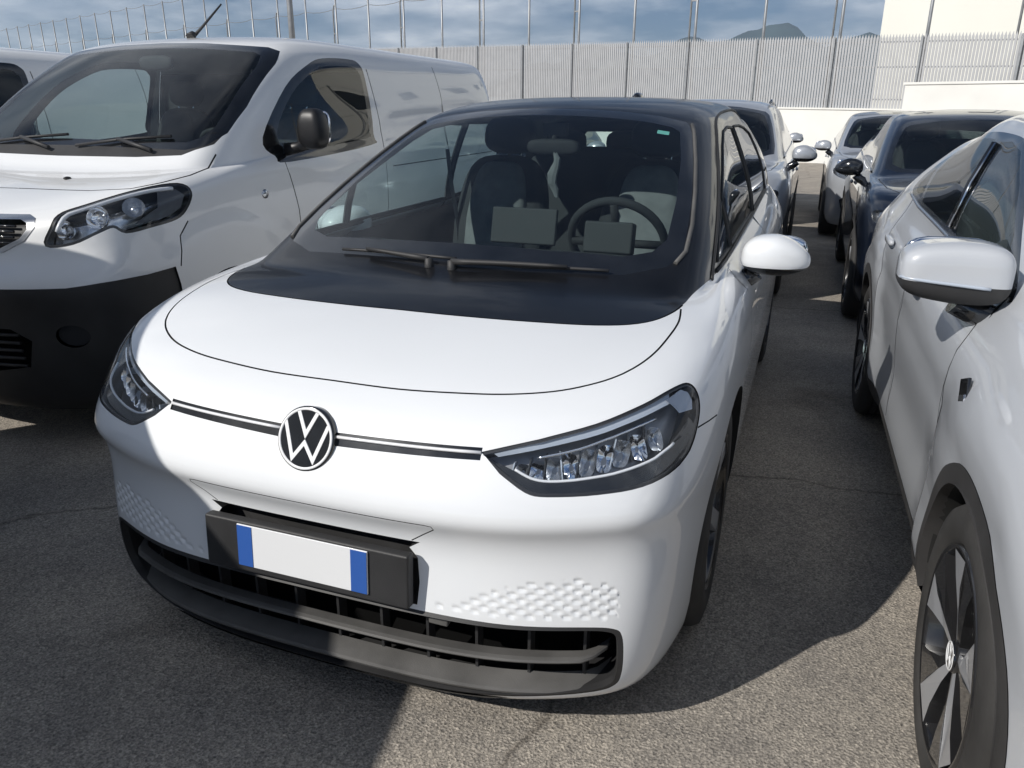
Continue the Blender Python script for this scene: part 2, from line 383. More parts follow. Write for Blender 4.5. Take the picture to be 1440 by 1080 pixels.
# ------------------------------------------------------------------ the white hatchback with black roof
#            W     yF    yC    yB    yR    zF    zC    zS    zM    zB    zR
H3 = [
 ring(.825, .075, .620, 3.78, 4.10, .100, .105, .170, .200, .210, .240, n=2.8),
 ring(.874, .022, .600, 3.86, 4.20, .165, .170, .230, .250, .270, .300, n=3.15),
 ring(.893, .010, .580, 3.90, 4.235, .330, .340, .380, .380, .400, .420, n=3.15),
 ring(.901, .034, .575, 3.92, 4.25, .500, .520, .560, .550, .560, .560, n=3.15),
 ring(.905, .014, .570, 3.92, 4.25, .585, .612, .645, .640, .650, .650, n=3.15),
 ring(.906, .002, .570, 3.92, 4.25, .640, .670, .700, .690, .700, .700, n=3.15),
 ring(.900, .052, .570, 3.92, 4.235, .745, .775, .800, .790, .800, .800, n=2.8),
 ring(.890, .088, .580, 3.92, 4.22, .800, .845, .875, .870, .880, .880, n=2.5),
 ring(.866, .190, .620, 3.92, 4.21, .858, .900, .930, .925, .940, .950, n=2.4),
 ring(.832, .420, .760, 3.92, 4.19, .925, .945, .962, .965, 1.000, 1.010, n=2.3),
 ring(.800, .660, .950, 3.90, 4.17, .975, .965, .985, 1.000, 1.045, 1.060, n=2.5),
 ring(.785, .840, 1.060, 3.88, 4.15, 1.015, .985, 1.010, 1.030, 1.075, 1.120, n=4.2),
 ring(.762, 1.130, 1.330, 3.82, 4.10, 1.155, 1.115, 1.125, 1.145, 1.180, 1.230, n=4.2),
 ring(.712, 1.460, 1.640, 3.76, 4.03, 1.310, 1.265, 1.275, 1.290, 1.290, 1.330, n=4.2),
 ring(.655, 1.790, 1.950, 3.72, 3.97, 1.445, 1.400, 1.410, 1.420, 1.380, 1.410, n=4.2),
 ring(.610, 2.000, 2.130, 3.70, 3.96, 1.500, 1.462, 1.470, 1.485, 1.430, 1.440, n=3.6),
 ring(.500, 2.280, 2.380, 3.60, 3.80, 1.528, 1.512, 1.515, 1.520, 1.470, 1.475, n=3.0),
 ring(.220, 2.550, 2.600, 3.40, 3.55, 1.538, 1.536, 1.536, 1.540, 1.510, 1.510, n=3.0),
 ring(.004, 2.800, 2.810, 3.20, 3.21, 1.541, 1.541, 1.541, 1.541, 1.53, 1.53, n=3.0),
]
# ------------------------------------------------------------------ wheels
def make_wheel(parent, c, r, w, sg, style='plain', name='wheel', rimr=None, detail=True):
    """wheel centred at c, outer face towards sg*x; wheel is an Empty-free mesh part: the tyre, with rim pieces as its children"""
    rr = rimr or r*.68; seg = 72 if detail else 32
    tw = w/2
    prof = [(-tw*.82, rr*.98), (-tw, rr*1.06), (-tw*1.03, (rr+r)/2), (-tw*.93, r*.962), (-tw*.78, r*.99)]
    tread = []
    if detail:
        for k in range(-2, 3):
            x = k*tw*.3; tread += [(x-tw*.115, r), (x+tw*.115, r), (x+tw*.13, r*.975), (x+tw*.17, r*.975)]
        tread = tread[:-2]
    else: tread = [(0, r)]
    prof = prof+tread+[(-a, b) for a, b in prof[:5]][::-1]
    m = MB().lathe([(a*sg, b) for a, b in prof], seg, 'x')
    tyre = m.build(name, 'rubber', parent, c)
    o = sg*tw
    MB().lathe([(o*.86, rr*1.01), (o*.99, rr*1.0), (o*1.0, rr*.975), (o*.9, rr*.95), (o*.2, rr*.9), (-o*.8, rr*.9), (-o*.86, rr)], seg, 'x').build('rim', 'rim_dark' if style != 'steel' else 'rim_silver', tyre)
    MB().lathe([(o*.1, rr*.93), (o*.1, 0.001)], 40, 'x').build('brake_disc', 'rim_dark', tyre)
    if style == 'blades':
        # five spokes, each a pair of machined blades with dark flanks
        for k in range(5):
            a0 = 2*math.pi*k/5+R(18)
            for sd in (-1, 1):
                def P(rad, an, x): an = a0+sd*an; return Vector((o*x, rad*math.cos(an)*1.0, rad*math.sin(an)))
                top = [P(rr*.10, R(0), .80), P(rr*.40, R(0), .90), P(rr*.70, R(0), .985), P(rr*.955, R(0), .99), P(rr*.955, R(24), .985), P(rr*.72, R(21), .95), P(rr*.42, R(17), .86), P(rr*.16, R(26), .80)]
                low = [p+Vector((-o*.42, 0, 0)) for p in top]
                mb = MB(); n = len(top)
                mb.add(top, [tuple(range(n))], False); sp = mb.build('spoke_face', 'rim_silver' if sd*sg > 0 else 'rim_dark', tyre)
                mb = MB().strip(top, low, True, False); mb.build('spoke', 'rim_dark', tyre)
        MB().lathe([(o*.3, rr*.17), (o*.78, rr*.165), (o*.845, rr*.14), (o*.85, .001)], 32, 'x').build('hub_cap', 'rim_dark', tyre)
        for k in range(5):
            an = 2*math.pi*k/5+R(54); MB().lathe([(o*.3, .011), (o*.55, .011), (o*.56, .001)], 10, 'x', (0, rr*.28*math.cos(an), rr*.28*math.sin(an))).build('wheel_bolt', 'satin_chrome', tyre)
    else:
        ns = 5 if style == 'plain' else 10
        for k in range(ns):
            a0 = 2*math.pi*k/ns+.3; M = Matrix.Rotation(a0, 3, 'X'); mb = MB()
            t = [Vector((o*.75, -rr*.1, rr*.12)), Vector((o*.75, rr*.1, rr*.12)), Vector((o*.93, rr*.14, rr*.95)), Vector((o*.93, -rr*.14, rr*.95))]
            mb.prism([M @ p for p in t], M @ Vector((-o*.3, 0, 0))); mb.build('spoke', 'rim_silver', tyre, bevel=.004)
        MB().lathe([(o*.3, rr*.2), (o*.75, rr*.2), (o*.8, rr*.15), (o*.8, .001)], 24, 'x').build('hub_cap', 'rim_dark', tyre)
    return tyre
def arch_poly(S, yc, zc, r, sg, zlow=.26, n=40):
    """wheel opening outline on the skin (side view circle, straight down from zlow to the sill)"""
    a0 = math.asin((zlow-zc)/r); pts = [(yc-r*math.cos(a0+(math.pi-2*a0)*k/n), zc+r*math.sin(a0+(math.pi-2*a0)*k/n)) for k in range(n+1)]
    return [S.side(y, z, sg) for y, z in pts]
def well(S, poly, yc, zc, depth, sg, parent, mat='underbody', name='wheel_well'):
    P, n = on(S, poly); A = [Vector(p) for p in P]; B = [Vector((p.x-sg*depth, p.y, p.z)) for p in A]
    mb = MB().strip(A, B, False)
    mb.add(B, [tuple(range(len(B)))], False)
    return mb.build(name, mat, parent)
def tube_on(S, pts3, off, r, n=6, closed=False):
    uv = [S.near(p) for p in pts3]; P, _ = on(S, uv, off); return MB().tube([tuple(p) for p in P], r, n, closed)
# == build
S3 = Skin(H3)
car = thing('hatchback_car', (0, 0, 0), 'white electric hatchback with black roof and black strip across its nose', 'car')
def N3(pts): return [S3.near(p) for p in pts]
def sym(right, S):
    """closed outline from the right half, ordered from centre front to centre back"""
    r = [S.near(p) for p in right]; return r+[(-u, v) for u, v in r[::-1]]
pn = Panels(S3, .125, .2, extra=[(1.1, 3.7, 2.0, 3.02, .022, .026), (-3.7, -1.1, 2.0, 3.02, .022, .026), (-3.6, 3.6, 4.0, 8.0, .11, .2)])
# upper black body: everything above the bonnet's black edge and the window sill line
be = spline([(0, .520, .948), (.17, .520, .947), (.37, .532, .947), (.553, .562, .947), (.665, .62, .950), (.722, .73, .960), (.745, .90, .974), (.765, 1.04, .985)], 5, False)
ub = [S3.near(p) for p in be]
for y, z in ((1.2, .992), (1.5, 1.0), (2.0, 1.012), (2.5, 1.022), (3.0, 1.04), (3.4, 1.06), (3.75, 1.085)): ub.append(S3.side(y, z))
for x in (.70, .5, .25, .01): ub.append(S3.back(x, .98))
ub = [(0.0, ub[0][1])]+ub[1:-1]+[(S3.half, ub[-1][1])]
up = ub+[(S3.half, S3.nv-1), (-S3.half, S3.nv-1)]+[(-u, v) for u, v in ub[::-1]]
pn.region('upper', up)
# bonnet: white part
seam = spline([(0, .174, .852), (.176, .175, .852), (.334, .191, .857), (.448, .213, .862), (.553, .253, .872), (.637, .313, .887), (.688, .379, .902), (.721, .461, .919), (.739, .564, .938), (.7455, .662, .952), (.735, .76, .962)], 5, False)
seam_uv = [S3.near(p) for p in seam]; seam_full = [(-u, v) for u, v in seam_uv[:0:-1]]+seam_uv
hood = seam_full+[S3.near(p) for p in be[::-1] if p[1] < .73]+[(-u, v) for u, v in [S3.near(p) for p in be if p[1] < .73][1:]]
pn.region('hood', hood)
pn.band('seam', seam_full, .0052)
beu = [S3.near(p) for p in be[:-8]]; pn.band('seam', [(-u, v) for u, v in beu[:0:-1]]+beu, .005)
# windscreen with its printed border (plan view outlines)
def planpoly(S, pts, st=.05):
    r = [S.top(x, y) for x, y in resample(pts, st, False)]; return r+[(-u, v) for u, v in r[-2:0:-1]]
ws = [(0, .868), (.3, .868), (.54, .892), (.655, .965), (.690, 1.04), (.668, 1.30), (.630, 1.55), (.580, 1.82), (.545, 1.875), (.45, 1.895), (.25, 1.90), (0, 1.905)]
pn.region('frit', planpoly(S3, ws))
wg = [(0, .955), (.3, .955), (.52, .975), (.60, 1.02), (.630, 1.09), (.618, 1.30), (.585, 1.55), (.540, 1.77), (.505, 1.80), (.42, 1.812), (.25, 1.818), (0, 1.82)]
pn.region('windshield', planpoly(S3, wg))
# side windows (side view outlines)
def sidepoly(pts, sg=1, st=.05): return [S3.side(y, z, sg) for y, z in resample(pts, st)]
W1 = [(1.20, 1.018), (1.50, 1.022), (1.50, 1.175), (1.47, 1.165), (1.33, 1.10)]
W2 = [(1.535, 1.024), (2.50, 1.036), (2.47, 1.405), (2.30, 1.41), (2.12, 1.395), (1.95, 1.345), (1.535, 1.185)]
W3 = [(2.56, 1.038), (3.36, 1.068), (3.36, 1.365), (3.10, 1.395), (2.80, 1.41), (2.53, 1.41)]
W4 = [(3.40, 1.072), (3.62, 1.11), (3.70, 1.17), (3.60, 1.31), (3.40, 1.36)]
for sg in (1, -1):
    for k, w in (('quarter', W1), ('front_win', W2), ('rear_win', W3), ('rear_quarter', W4)): pn.region(k, sidepoly(w, sg))
rwr = [(S3.half, S3.back(.01, 1.14)[1])]+[S3.back(x, z) for x, z in resample([(.06, 1.14), (.50, 1.14), (.46, 1.30), (.42, 1.345), (.06, 1.345)], .06, False)]+[(S3.half, S3.back(.01, 1.345)[1])]
pn.region('rear_glass', rwr); pn.region('rear_glass', mir(rwr))
# wheel openings
FA, RA, WR = .815, 3.585, .346
arch = {}
for sg in (1, -1):
    for nm, yc in (('f', FA), ('r', RA)):
        a = arch_poly(S3, yc, WR, .378, sg); arch[nm, sg] = a
        # close far below the sill
        pn.region('hole', a+[(a[-1][0], -.0), (a[0][0], -.0)])
# headlights
HL = [(.425, .088, .763), (.543, .134, .793), (.652, .198, .822), (.737, .277, .852), (.786, .351, .871), (.813, .396, .874), (.832, .406, .859), (.845, .394, .826), (.844, .362, .784), (.834, .318, .747), (.805, .254, .721), (.748, .188, .697), (.673, .14, .687), (.574, .097, .684), (.529, .085, .692), (.472, .083, .727)]
hl3 = [HL[0]]+spline(HL[1:], 4, False)
hlu = [S3.near(p) for p in hl3]
HLI = [(.448, .092, .757), (.543, .13, .782), (.652, .192, .810), (.735, .268, .838), (.785, .345, .855), (.812, .378, .850), (.820, .372, .825), (.815, .345, .795), (.80, .29, .765), (.77, .235, .745), (.715, .18, .728), (.64, .137, .716), (.575, .107, .713), (.535, .095, .718), (.49, .09, .737)]
hli = [S3.near(p) for p in spline(HLI, 3)]
for q in (lambda p: p, mir):
    pn.loop_band('lamp_edge', q(hlu), .008, 'lamp')
# light strip between badge and lamps
st = [(.07, .741), (.425, .752)]; st2 = [(.425, .776), (.07, .769)]
stu = [S3.front(x, z) for x, z in resample(st, .05, False)]+[S3.front(x, z) for x, z in resample(st2, .05, False)]
for q in (lambda p: p, mir): pn.region('strip', q(stu))
# plate bay, its cover seam and the lower grille opening
bay = [(-.292, .543), (.292, .543), (.264, .524), (.284, .500), (.290, .44), (.286, .384), (-.286, .384), (-.290, .44), (-.284, .500), (-.264, .524)]
bayu = [S3.front(x, z) for x, z in resample(bay, .04)]
cs = [(-.272, .545), (-.335, .592), (-.332, .602), (-.315, .604), (.315, .604), (.332, .602), (.335, .592), (.272, .545)]
pn.band('fine_seam', [S3.front(x, z) for x, z in resample(cs, .03, False)], .0028)
gr = spline([(-.30, .371), (0, .373), (.30, .371), (.50, .367), (.67, .366), (.728, .358), (.746, .336), (.751, .28), (.748, .225), (.735, .190), (.69, .172), (.56, .158), (.42, .143), (.25, .131), (0, .127)], 5, False)
gr = [p for p in gr if p[0] >= -1e-6]
gru = [S3.front(x, z) for x, z in gr]; gru[0] = (0.0, gru[0][1]); gru[-1] = (0.0, gru[-1][1]); gru = gru+[(-u, v) for u, v in gru[-2:0:-1]]
ll = [S3.front(x, z) for x, z in resample([(0, .127), (.25, .131), (.42, .143), (.50, .151)], .04, False)]; ll[0] = (0.0, ll[0][1])
lb = [(S3.front(x, .125)[0], 0.0) for x in (.36, .2, 0)]; lb[-1] = (0.0, 0.0)
llp = ll+[S3.front(.46, .135)]+lb; pn.region('lower_lip', ll+lb+[(-u, v) for u, v in lb[-2::-1]]+[(-u, v) for u, v in ll[:0:-1]])
pn.region('grille', gru); pn.region('hole', gru)
pn.region('bay', bayu); pn.region('hole', bayu)
# seam from lamp to wheel opening, door seams
pn.band('fine_seam', [S3.side(y, z) for y, z in ((.365, .782), (.43, .776), (.50, .768))], .004)
pn.band('fine_seam', mir([S3.side(y, z) for y, z in ((.365, .782), (.43, .776), (.50, .768))]), .004)
for sg in (1, -1):
    for pts in ([(1.30, .98), (1.27, .8), (1.26, .45), (1.30, .27)], [(2.50, 1.02), (2.49, .8), (2.46, .45), (2.44, .27)], [(1.30, .27), (2.44, .27), (3.1, .30)], [(3.36, 1.05), (3.38, .85), (3.22, .68), (3.12, .5), (3.08, .32)]):
        pn.band('fine_seam', [S3.side(y, z, sg) for y, z in resample(pts, .05, False)], .005)
pn.run('body')
# bumper dimples
def dimples(P):
    x = np.abs(P[:, 0]); z = P[:, 2]; s_ = x*(1+.16*x*x); d = np.zeros(len(P))
    lo = np.interp(x, (.32, .74), (.376, .380)); hi = np.interp(x, (.30, .385, .48, .57, .66, .70, .735), (.385, .415, .458, .484, .490, .482, .455))
    m = (x > .315) & (x < .735) & (P[:, 1] < .3)
    pw, ph = .046, .0255
    for ox, oz in ((0, 0), (.5, .5)):
        cx = np.round(s_/pw-ox)+ox; cz = np.round((z-.379)/ph-oz)+oz
        ddx = (s_-cx*pw)/.0130; ddz = (z-(.379+cz*ph))/.0058; rr = np.abs(ddx)**2.2+np.abs(ddz)**2.2
        zc = .379+cz*ph; ok = m & (zc > lo+.006) & (zc < hi-.006) & (rr < 1)
        d = np.where(ok, -.0055*np.clip((1-rr)*2.2, 0, 1)*np.clip(.6-ddz*.4, .25, 1), d)
    return d
body = pn.mesh('body', 'body_shell', 'white_paint', car, disp=dimples)
pn.mesh('hood', 'bonnet', 'white_paint', car)
pn.bands('seam', 'bonnet_seam', 'seam_dark', car, -.005)
pn.bands('fine_seam', 'panel_seam', 'seam_dark', car, -.002)
roof = pn.mesh('upper', 'roof_and_pillars', 'black_hood', car)
pn.mesh('lower_lip', 'lower_lip', 'grey_plastic', car, off=.003)
pn.mesh('frit', 'windshield_border', 'black_gloss', car)
pn.mesh('windshield', 'windshield', 'windshield_glass', car)
for sg in (1, -1): pn.mesh('quarter', 'quarter_window', 'window_glass', car, side=sg)
for sg in (1, -1):
    pn.mesh('front_win', 'front_door_window', 'window_glass', car, side=sg)
    pn.mesh('rear_win', 'rear_door_window', 'window_glass', car, side=sg); pn.mesh('rear_quarter', 'rear_quarter_window', 'window_glass', car, side=sg)
pn.mesh('rear_glass', 'rear_window', 'window_glass', car)
# headlights
for q, sg in ((lambda p: p, 1), (mir, -1)):
    edge = pn.mesh('lamp_edge', 'headlight', 'lamp_dark', car, off=-.003, side=sg)
    tag(edge, 'swept headlight with chrome guide and dark lower trim')
    pn.mesh('lamp', 'lens', 'lamp_glass', edge, off=.001, side=sg)
    pn.mesh('lamp', 'housing', 'lamp_bowl', edge, off=-.056, side=sg)
    P, n = on(S3, q(hlu)); MB().strip(P+n*-.002, P+n*-.06, True).build('housing_wall', 'lamp_dark', edge)
    # dark trim between outline and inner bowl
    Pi, ni = on(S3, q(hli)); 
    Lo = [S3.near(p) for p in HLI[8:]+[(.448, .092, .75)]]; Lo2 = [S3.near(p) for p in ((.838, .34, .775), (.808, .26, .726), (.748, .19, .70), (.673, .143, .69), (.575, .1, .687), (.531, .088, .695), (.475, .085, .73), (.445, .088, .755))]
    a, _ = on(S3, q(spline(Lo, 4, False)), -.014); b, _ = on(S3, q(spline(Lo2, 4, False)), -.012)
    MB().strip(a, b).build('lower_trim', 'black_gloss', edge)
    ch = [S3.near(p) for p in spline([(.80, .29, .765), (.77, .235, .745), (.715, .18, .728), (.64, .137, .716), (.575, .107, .713), (.535, .095, .72), (.50, .09, .738)], 4, False)]
    Pc, _ = on(S3, q(ch), -.013); MB().tube([tuple(p) for p in Pc], .0034, 6).build('light_guide', 'lamp_white', edge)
    t1 = [S3.near(p) for p in spline([(.45, .093, .766), (.543, .135, .791), (.652, .198, .819), (.735, .277, .848), (.782, .345, .866)], 6, False)]; t0 = [S3.near(p) for p in spline([(.46, .093, .760), (.545, .130, .777), (.654, .19, .803), (.737, .265, .828), (.785, .335, .842)], 6, False)]
    Pa, _ = on(S3, q(t1), -.008); Pb_, _ = on(S3, q(t0), -.013); MB().strip(Pa, Pb_).build('day_light_bar', 'lamp_bar', edge)
    tg2 = [S3.near(p) for p in spline([(.54, .125, .755), (.62, .165, .772), (.70, .23, .795), (.76, .29, .815)], 5, False)]
    Pt2, _ = on(S3, q(tg2), -.016); MB().tube([tuple(p) for p in Pt2], .0035, 8).build('light_guide', 'chrome', edge)
    # satin plate put in as the sky's reflection in the lens corner
    cp = [S3.near(p) for p in resample([(.775, .33, .848), (.80, .38, .862), (.818, .39, .857), (.83, .388, .84), (.834, .375, .822), (.81, .33, .825)], .012)]
    Pk, nk = on(S3, q(cp), -.008); MB().add([tuple(p) for p in Pk], [tuple(range(len(Pk)))], True).build('corner_sky_sheen', 'satin_chrome', edge)
    # reflector cells: open half bowls between slanted dark fins
    rnd = random.Random(4)
    for k in range(9):
        f = k/8; x = .515+f*.275; z0 = .724+f*f*.05; z1 = .752+f*.062; uv0 = S3.front(x, (z0+z1)/2)
        p0, n0 = on(S3, [uv0], -.036); c = Vector(p0[0]); nn = Vector(n0[0]); nn = Vector((nn.x*.5, nn.y, .15+.1*rnd.random())).normalized(); t = nn.cross(Vector((0, 0, 1))).normalized(); u3 = t.cross(nn)
        hh = (z1-z0)*.58+.004; ww = .0175; mb = MB(); vs = []; nr, na = 4, 14; rot = rnd.uniform(-.25, .25)
        for j in range(nr+1):
            rr_ = j/nr
            for i in range(na):
                an = 2*math.pi*i/na; ex, ez = math.copysign(abs(math.cos(an))**.6, math.cos(an)), math.copysign(abs(math.sin(an))**.6, math.sin(an))
                vs.append(c+t*(ww*rr_*ex+rot*hh*rr_*ez)+u3*(hh*rr_*ez)-nn*(.022*(1-rr_**2)))
        fs = [(j*na+i, j*na+(i+1) % na, (j+1)*na+(i+1) % na, (j+1)*na+i) for j in range(nr) for i in range(na)]
        if sg < 0: vs = [Vector((-p.x, p.y, p.z)) for p in vs]
        mb.add(vs, fs); mb.build('reflector', 'chrome' if k % 2 else 'lamp_silver', edge)
        fin = [c+t*(ww+.0015)+u3*hh*1.1+t*rot*hh, c+t*(ww+.0015)-u3*hh*1.1-t*rot*hh, c+t*(ww+.0015)-u3*hh*1.1-t*rot*hh-nn*.02, c+t*(ww+.0015)+u3*hh*1.1+t*rot*hh-nn*.02]
        fin = [p+nn*.006 for p in fin[:2]]+fin[2:]
        if sg < 0: fin = [Vector((-p.x, p.y, p.z)) for p in fin]
        MB().prism(fin, t*.003).build('reflector_fin', 'lamp_bar' if k % 3 == 0 else 'lamp_dark', edge)
# nose strip
for sg in (1, -1):
    s_ = pn.mesh('strip', 'nose_strip', 'black_gloss', car, off=-.003, side=sg)
    ln = [S3.front(sg*x, z) for x, z in resample([(.075, .760), (.424, .7665)], .04, False)]
    P, n = on(S3, ln, .0); MB().tube([tuple(p) for p in P], .0042, 6).build('chrome_line', 'lamp_white', s_)
# emblem
bu = S3.front(0, .747); bp, bn = on(S3, [bu]); bn = Vector(bn[0]); bp = Vector(bp[0])
bn = Vector((0, bn.y, bn.z*.75)).normalized(); bx = Vector((1, 0, 0)); bz = bx.cross(-bn)*1.0; bz = Vector((0, 0, 1))-bn*bn.z; bz.normalize()
EM = Matrix((bx, bz, bn)).transposed(); RB = .0765
def disc(r0, r1, h, n=48): return [(h, r0), (h, r1)]
def stroke(mb, pts, w, h0, h1):
    pts = [np.array(p, float) for p in pts]; L = []; Rr = []
    for i, p in enumerate(pts):
        if i == 0: d = pts[1]-p; m = np.array((-d[1], d[0]))/np.linalg.norm(d); k = 1
        elif i == len(pts)-1: d = p-pts[-2]; m = np.array((-d[1], d[0]))/np.linalg.norm(d); k = 1
        else:
            d1 = (p-pts[i-1]); d1 = d1/np.linalg.norm(d1); d2 = pts[i+1]-p; d2 = d2/np.linalg.norm(d2)
            n1 = np.array((-d1[1], d1[0])); n2 = np.array((-d2[1], d2[0])); m = n1+n2; m /= np.linalg.norm(m); k = min(2.6, 1/max(.2, m@n1))
        L.append(p+m*w*k/2); Rr.append(p-m*w*k/2)
    n = len(pts)
    for i in range(n-1):
        q = [L[i], L[i+1], Rr[i+1], Rr[i]]; mb.prism([(a[0], a[1], h0) for a in q], (0, 0, h1-h0))
def emblem_on(parent, p, E, rb, deep=.03):
    """black disc with a white ring and the two letters, facing E's third axis"""
    k = rb/.0765; tr = lambda mb: setattr(mb, 'v', [tuple(p+E @ Vector(q)) for q in mb.v]) or mb
    e = tr(MB().lathe([(-deep, rb), (.006*k, rb), (.010*k, rb*.975), (.010*k, rb*.94), (.008*k, .0005)], 56, 'z')).build('round_emblem', 'black_gloss', parent)
    tr(MB().lathe([(.008*k, rb*.865), (.0118*k, rb*.87), (.0118*k, rb*.945), (.008*k, rb*.95)], 56, 'z')).build('emblem_ring', 'white_letter', e if parent.parent is None else parent)
    mb = MB(); stroke(mb, [(-.335*rb, .83*rb), (0, .13*rb), (.335*rb, .83*rb)], .115*rb, .008*k, .0118*k)
    stroke(mb, [(-.755*rb, .47*rb), (-.365*rb, -.63*rb), (0, -.12*rb), (.365*rb, -.63*rb), (.755*rb, .47*rb)], .115*rb, .008*k, .0116*k)
    tr(mb).build('emblem_letters', 'white_letter', e if parent.parent is None else parent); return e
emblem_on(car, bp, EM, RB)
# plate bay, holder and plate
P, n = on(S3, bayu); bay_o = MB().strip(P, [(p[0]*.98, p[1]+.05, p[2]) for p in P], True, False); bay_o.add([(p[0]*.98, p[1]+.05, p[2]) for p in P], [tuple(range(len(P)))], False)
bay_o = bay_o.build('plate_bay', 'black_plastic', car)
hold = MB().box((0, .004, .4575), (.565, .03, .135), Matrix.Rotation(R(-4), 3, 'X')).build('plate_holder', 'black_plastic', car, bevel=.006)
plate = MB().box((0, -.014, .466), (.362, .004, .110), Matrix.Rotation(R(-4), 3, 'X')).build('number_plate', 'plate_white', car, bevel=.0015)
for sg in (-1, 1): MB().box((sg*.1585, -.0166, .466), (.042, .002, .106), Matrix.Rotation(R(-4), 3, 'X')).build('blue_band', 'plate_blue', plate)
# grille: frame lip, back plate, shelves and ribs
P, n = on(S3, gru); Vp = [Vector(p) for p in P]; cn_ = Vector((0, .3, .24))
lip1 = [Vector((p.x*.985, p.y-.006, .25+(p.z-.25)*.93)) for p in Vp]; lip2 = [Vector((p.x*.975, p.y+.012, .25+(p.z-.25)*.90)) for p in Vp]; back = [Vector((p.x*.965, p.y+.13, .25+(p.z-.25)*.9)) for p in Vp]
g = MB().strip([p+Vector((0, .001, 0)) for p in Vp], lip1, True).strip(lip1, lip2, True).strip(lip2, back, True); grille = g.build('lower_grille', 'black_plastic', car)
g = MB().add(back, [tuple(range(len(back)))], False).build('grille_back', 'void_black', grille)
def shelf(z, x1, dep0, dep1, th, drop, mat, name):
    """bar with a rounded nose that follows the bumper's curve"""
    xs = np.linspace(-x1, x1, 61); prof = [(dep1, drop), (dep0+.012, 0), (dep0+.003, -.003), (dep0, -th*.5), (dep0+.003, -th+.003), (dep0+.012, -th), (dep1, drop-th)]; rows = [[] for _ in prof]
    for x in xs:
        uv = S3.front(x, max(z, .14)); p, _ = on(S3, [uv]); y = p[0][1]; e = .05*max(0, (abs(x)-(x1-.05))/.05)**2
        for r_, (d_, h_) in zip(rows, prof): r_.append((x, y+d_+e, z+h_))
    mb = MB()
    for a_, b_ in zip(rows, rows[1:]): mb.strip(a_, b_)
    return mb.build(name, mat, grille)
shelf(.268, .705, .014, .052, .015, .0, 'grey_plastic', 'grille_bar')
shelf(.178, .705, .008, .060, .02, .014, 'grey_plastic', 'grille_bar')
for k in range(-5, 6):
    x = k*.125+.03
    if abs(x) > .66: continue
    uv = S3.front(x, .3); p, _ = on(S3, [uv]); MB().box((x, p[0][1]+.085, .255), (.007, .035, .2)).build('grille_rib', 'black_plastic', grille)
# radar cover in the grille
uv = S3.front(.32, .33); p, _ = on(S3, [uv]); MB().box((.33, p[0][1]+.03, .345), (.05, .02, .035)).build('grille_sensor', 'grey_plastic', grille, bevel=.004)
# underside
mb = MB(); P, n = on(S3, [(u, 0.0) for u in np.linspace(-S3.half, S3.half, 80)]); mb.add([(p[0]*.98, p[1]+(.03 if p[1] < 2 else -.03), .16) for p in P], [tuple(range(80))], False); mb.build('underbody', 'underbody', car)
Pb = [(p[0], p[1], p[2]) for p in P]; MB().strip(Pb, [(p[0]*.98, p[1]+(.03 if p[1] < 2 else -.03), .16) for p in P]).build('lower_valance', 'black_plastic', car)
# wheels and wells
for sg in (1, -1):
    for nm, yc in (('f', FA), ('r', RA)):
        well(S3, arch[nm, sg], yc, WR, .30, sg, car)
        make_wheel(car, (sg*.775, yc, WR), WR, .215, sg, 'plain')
# ------------------------------------------------------------------ hatchback: mirrors, wipers, cabin
def blob(c, d, e=(2.5, 2.5), nu=28, nv=16, M=None, shape=None):
    """superellipsoid; shape(x,y,z) in -1..1 may warp it"""
    mb = MB(); vs = []; f = lambda a, p: math.copysign(abs(a)**(2/p), a)
    for j in range(nv+1):
        ph = -math.pi/2+math.pi*j/nv
        for i in range(nu):
            th = 2*math.pi*i/nu; p = Vector((f(math.cos(ph), e[1])*f(math.cos(th), e[0]), f(math.cos(ph), e[1])*f(math.sin(th), e[0]), f(math.sin(ph), e[1])))
            if shape: p = Vector(shape(*p))
            p = Vector((p.x*d[0], p.y*d[1], p.z*d[2])); vs.append((M @ p if M else p)+Vector(c))
    fs = [(j*nu+i, j*nu+(i+1) % nu, (j+1)*nu+(i+1) % nu, (j+1)*nu+i) for j in range(nv) for i in range(nu)]
    return mb.add(vs, fs)
def split_blob(parent, c, d, e, shape, cuts, names, mats, M=None, nu=40, nv=28):
    """one rounded shell whose upper and lower zones are parts of their own; cuts(x,y,z) -> zone index"""
    src = blob((0, 0, 0), (1, 1, 1), e, nu, nv); out = []
    for zi, (nm, mt) in enumerate(zip(names, mats)):
        mb = MB(); vs = []
        for p in src.v:
            q = Vector(shape(*p)) if shape else Vector(p); q = Vector((q.x*d[0], q.y*d[1], q.z*d[2])); vs.append((M @ q if M else q)+Vector(c))
        fs = []
        for f in src.f:
            m = sum((Vector(src.v[i]) for i in f), Vector())/len(f)
            if cuts(*m) == zi: fs.append(f)
        mb.add(vs, fs); o = mb.build(nm, mt, parent if zi == 0 else out[0])
        bm = bmesh.new(); bm.from_mesh(o.data); bmesh.ops.delete(bm, geom=[v for v in bm.verts if not v.link_faces], context='VERTS'); bm.to_mesh(o.data); bm.free(); out.append(o)
    return out
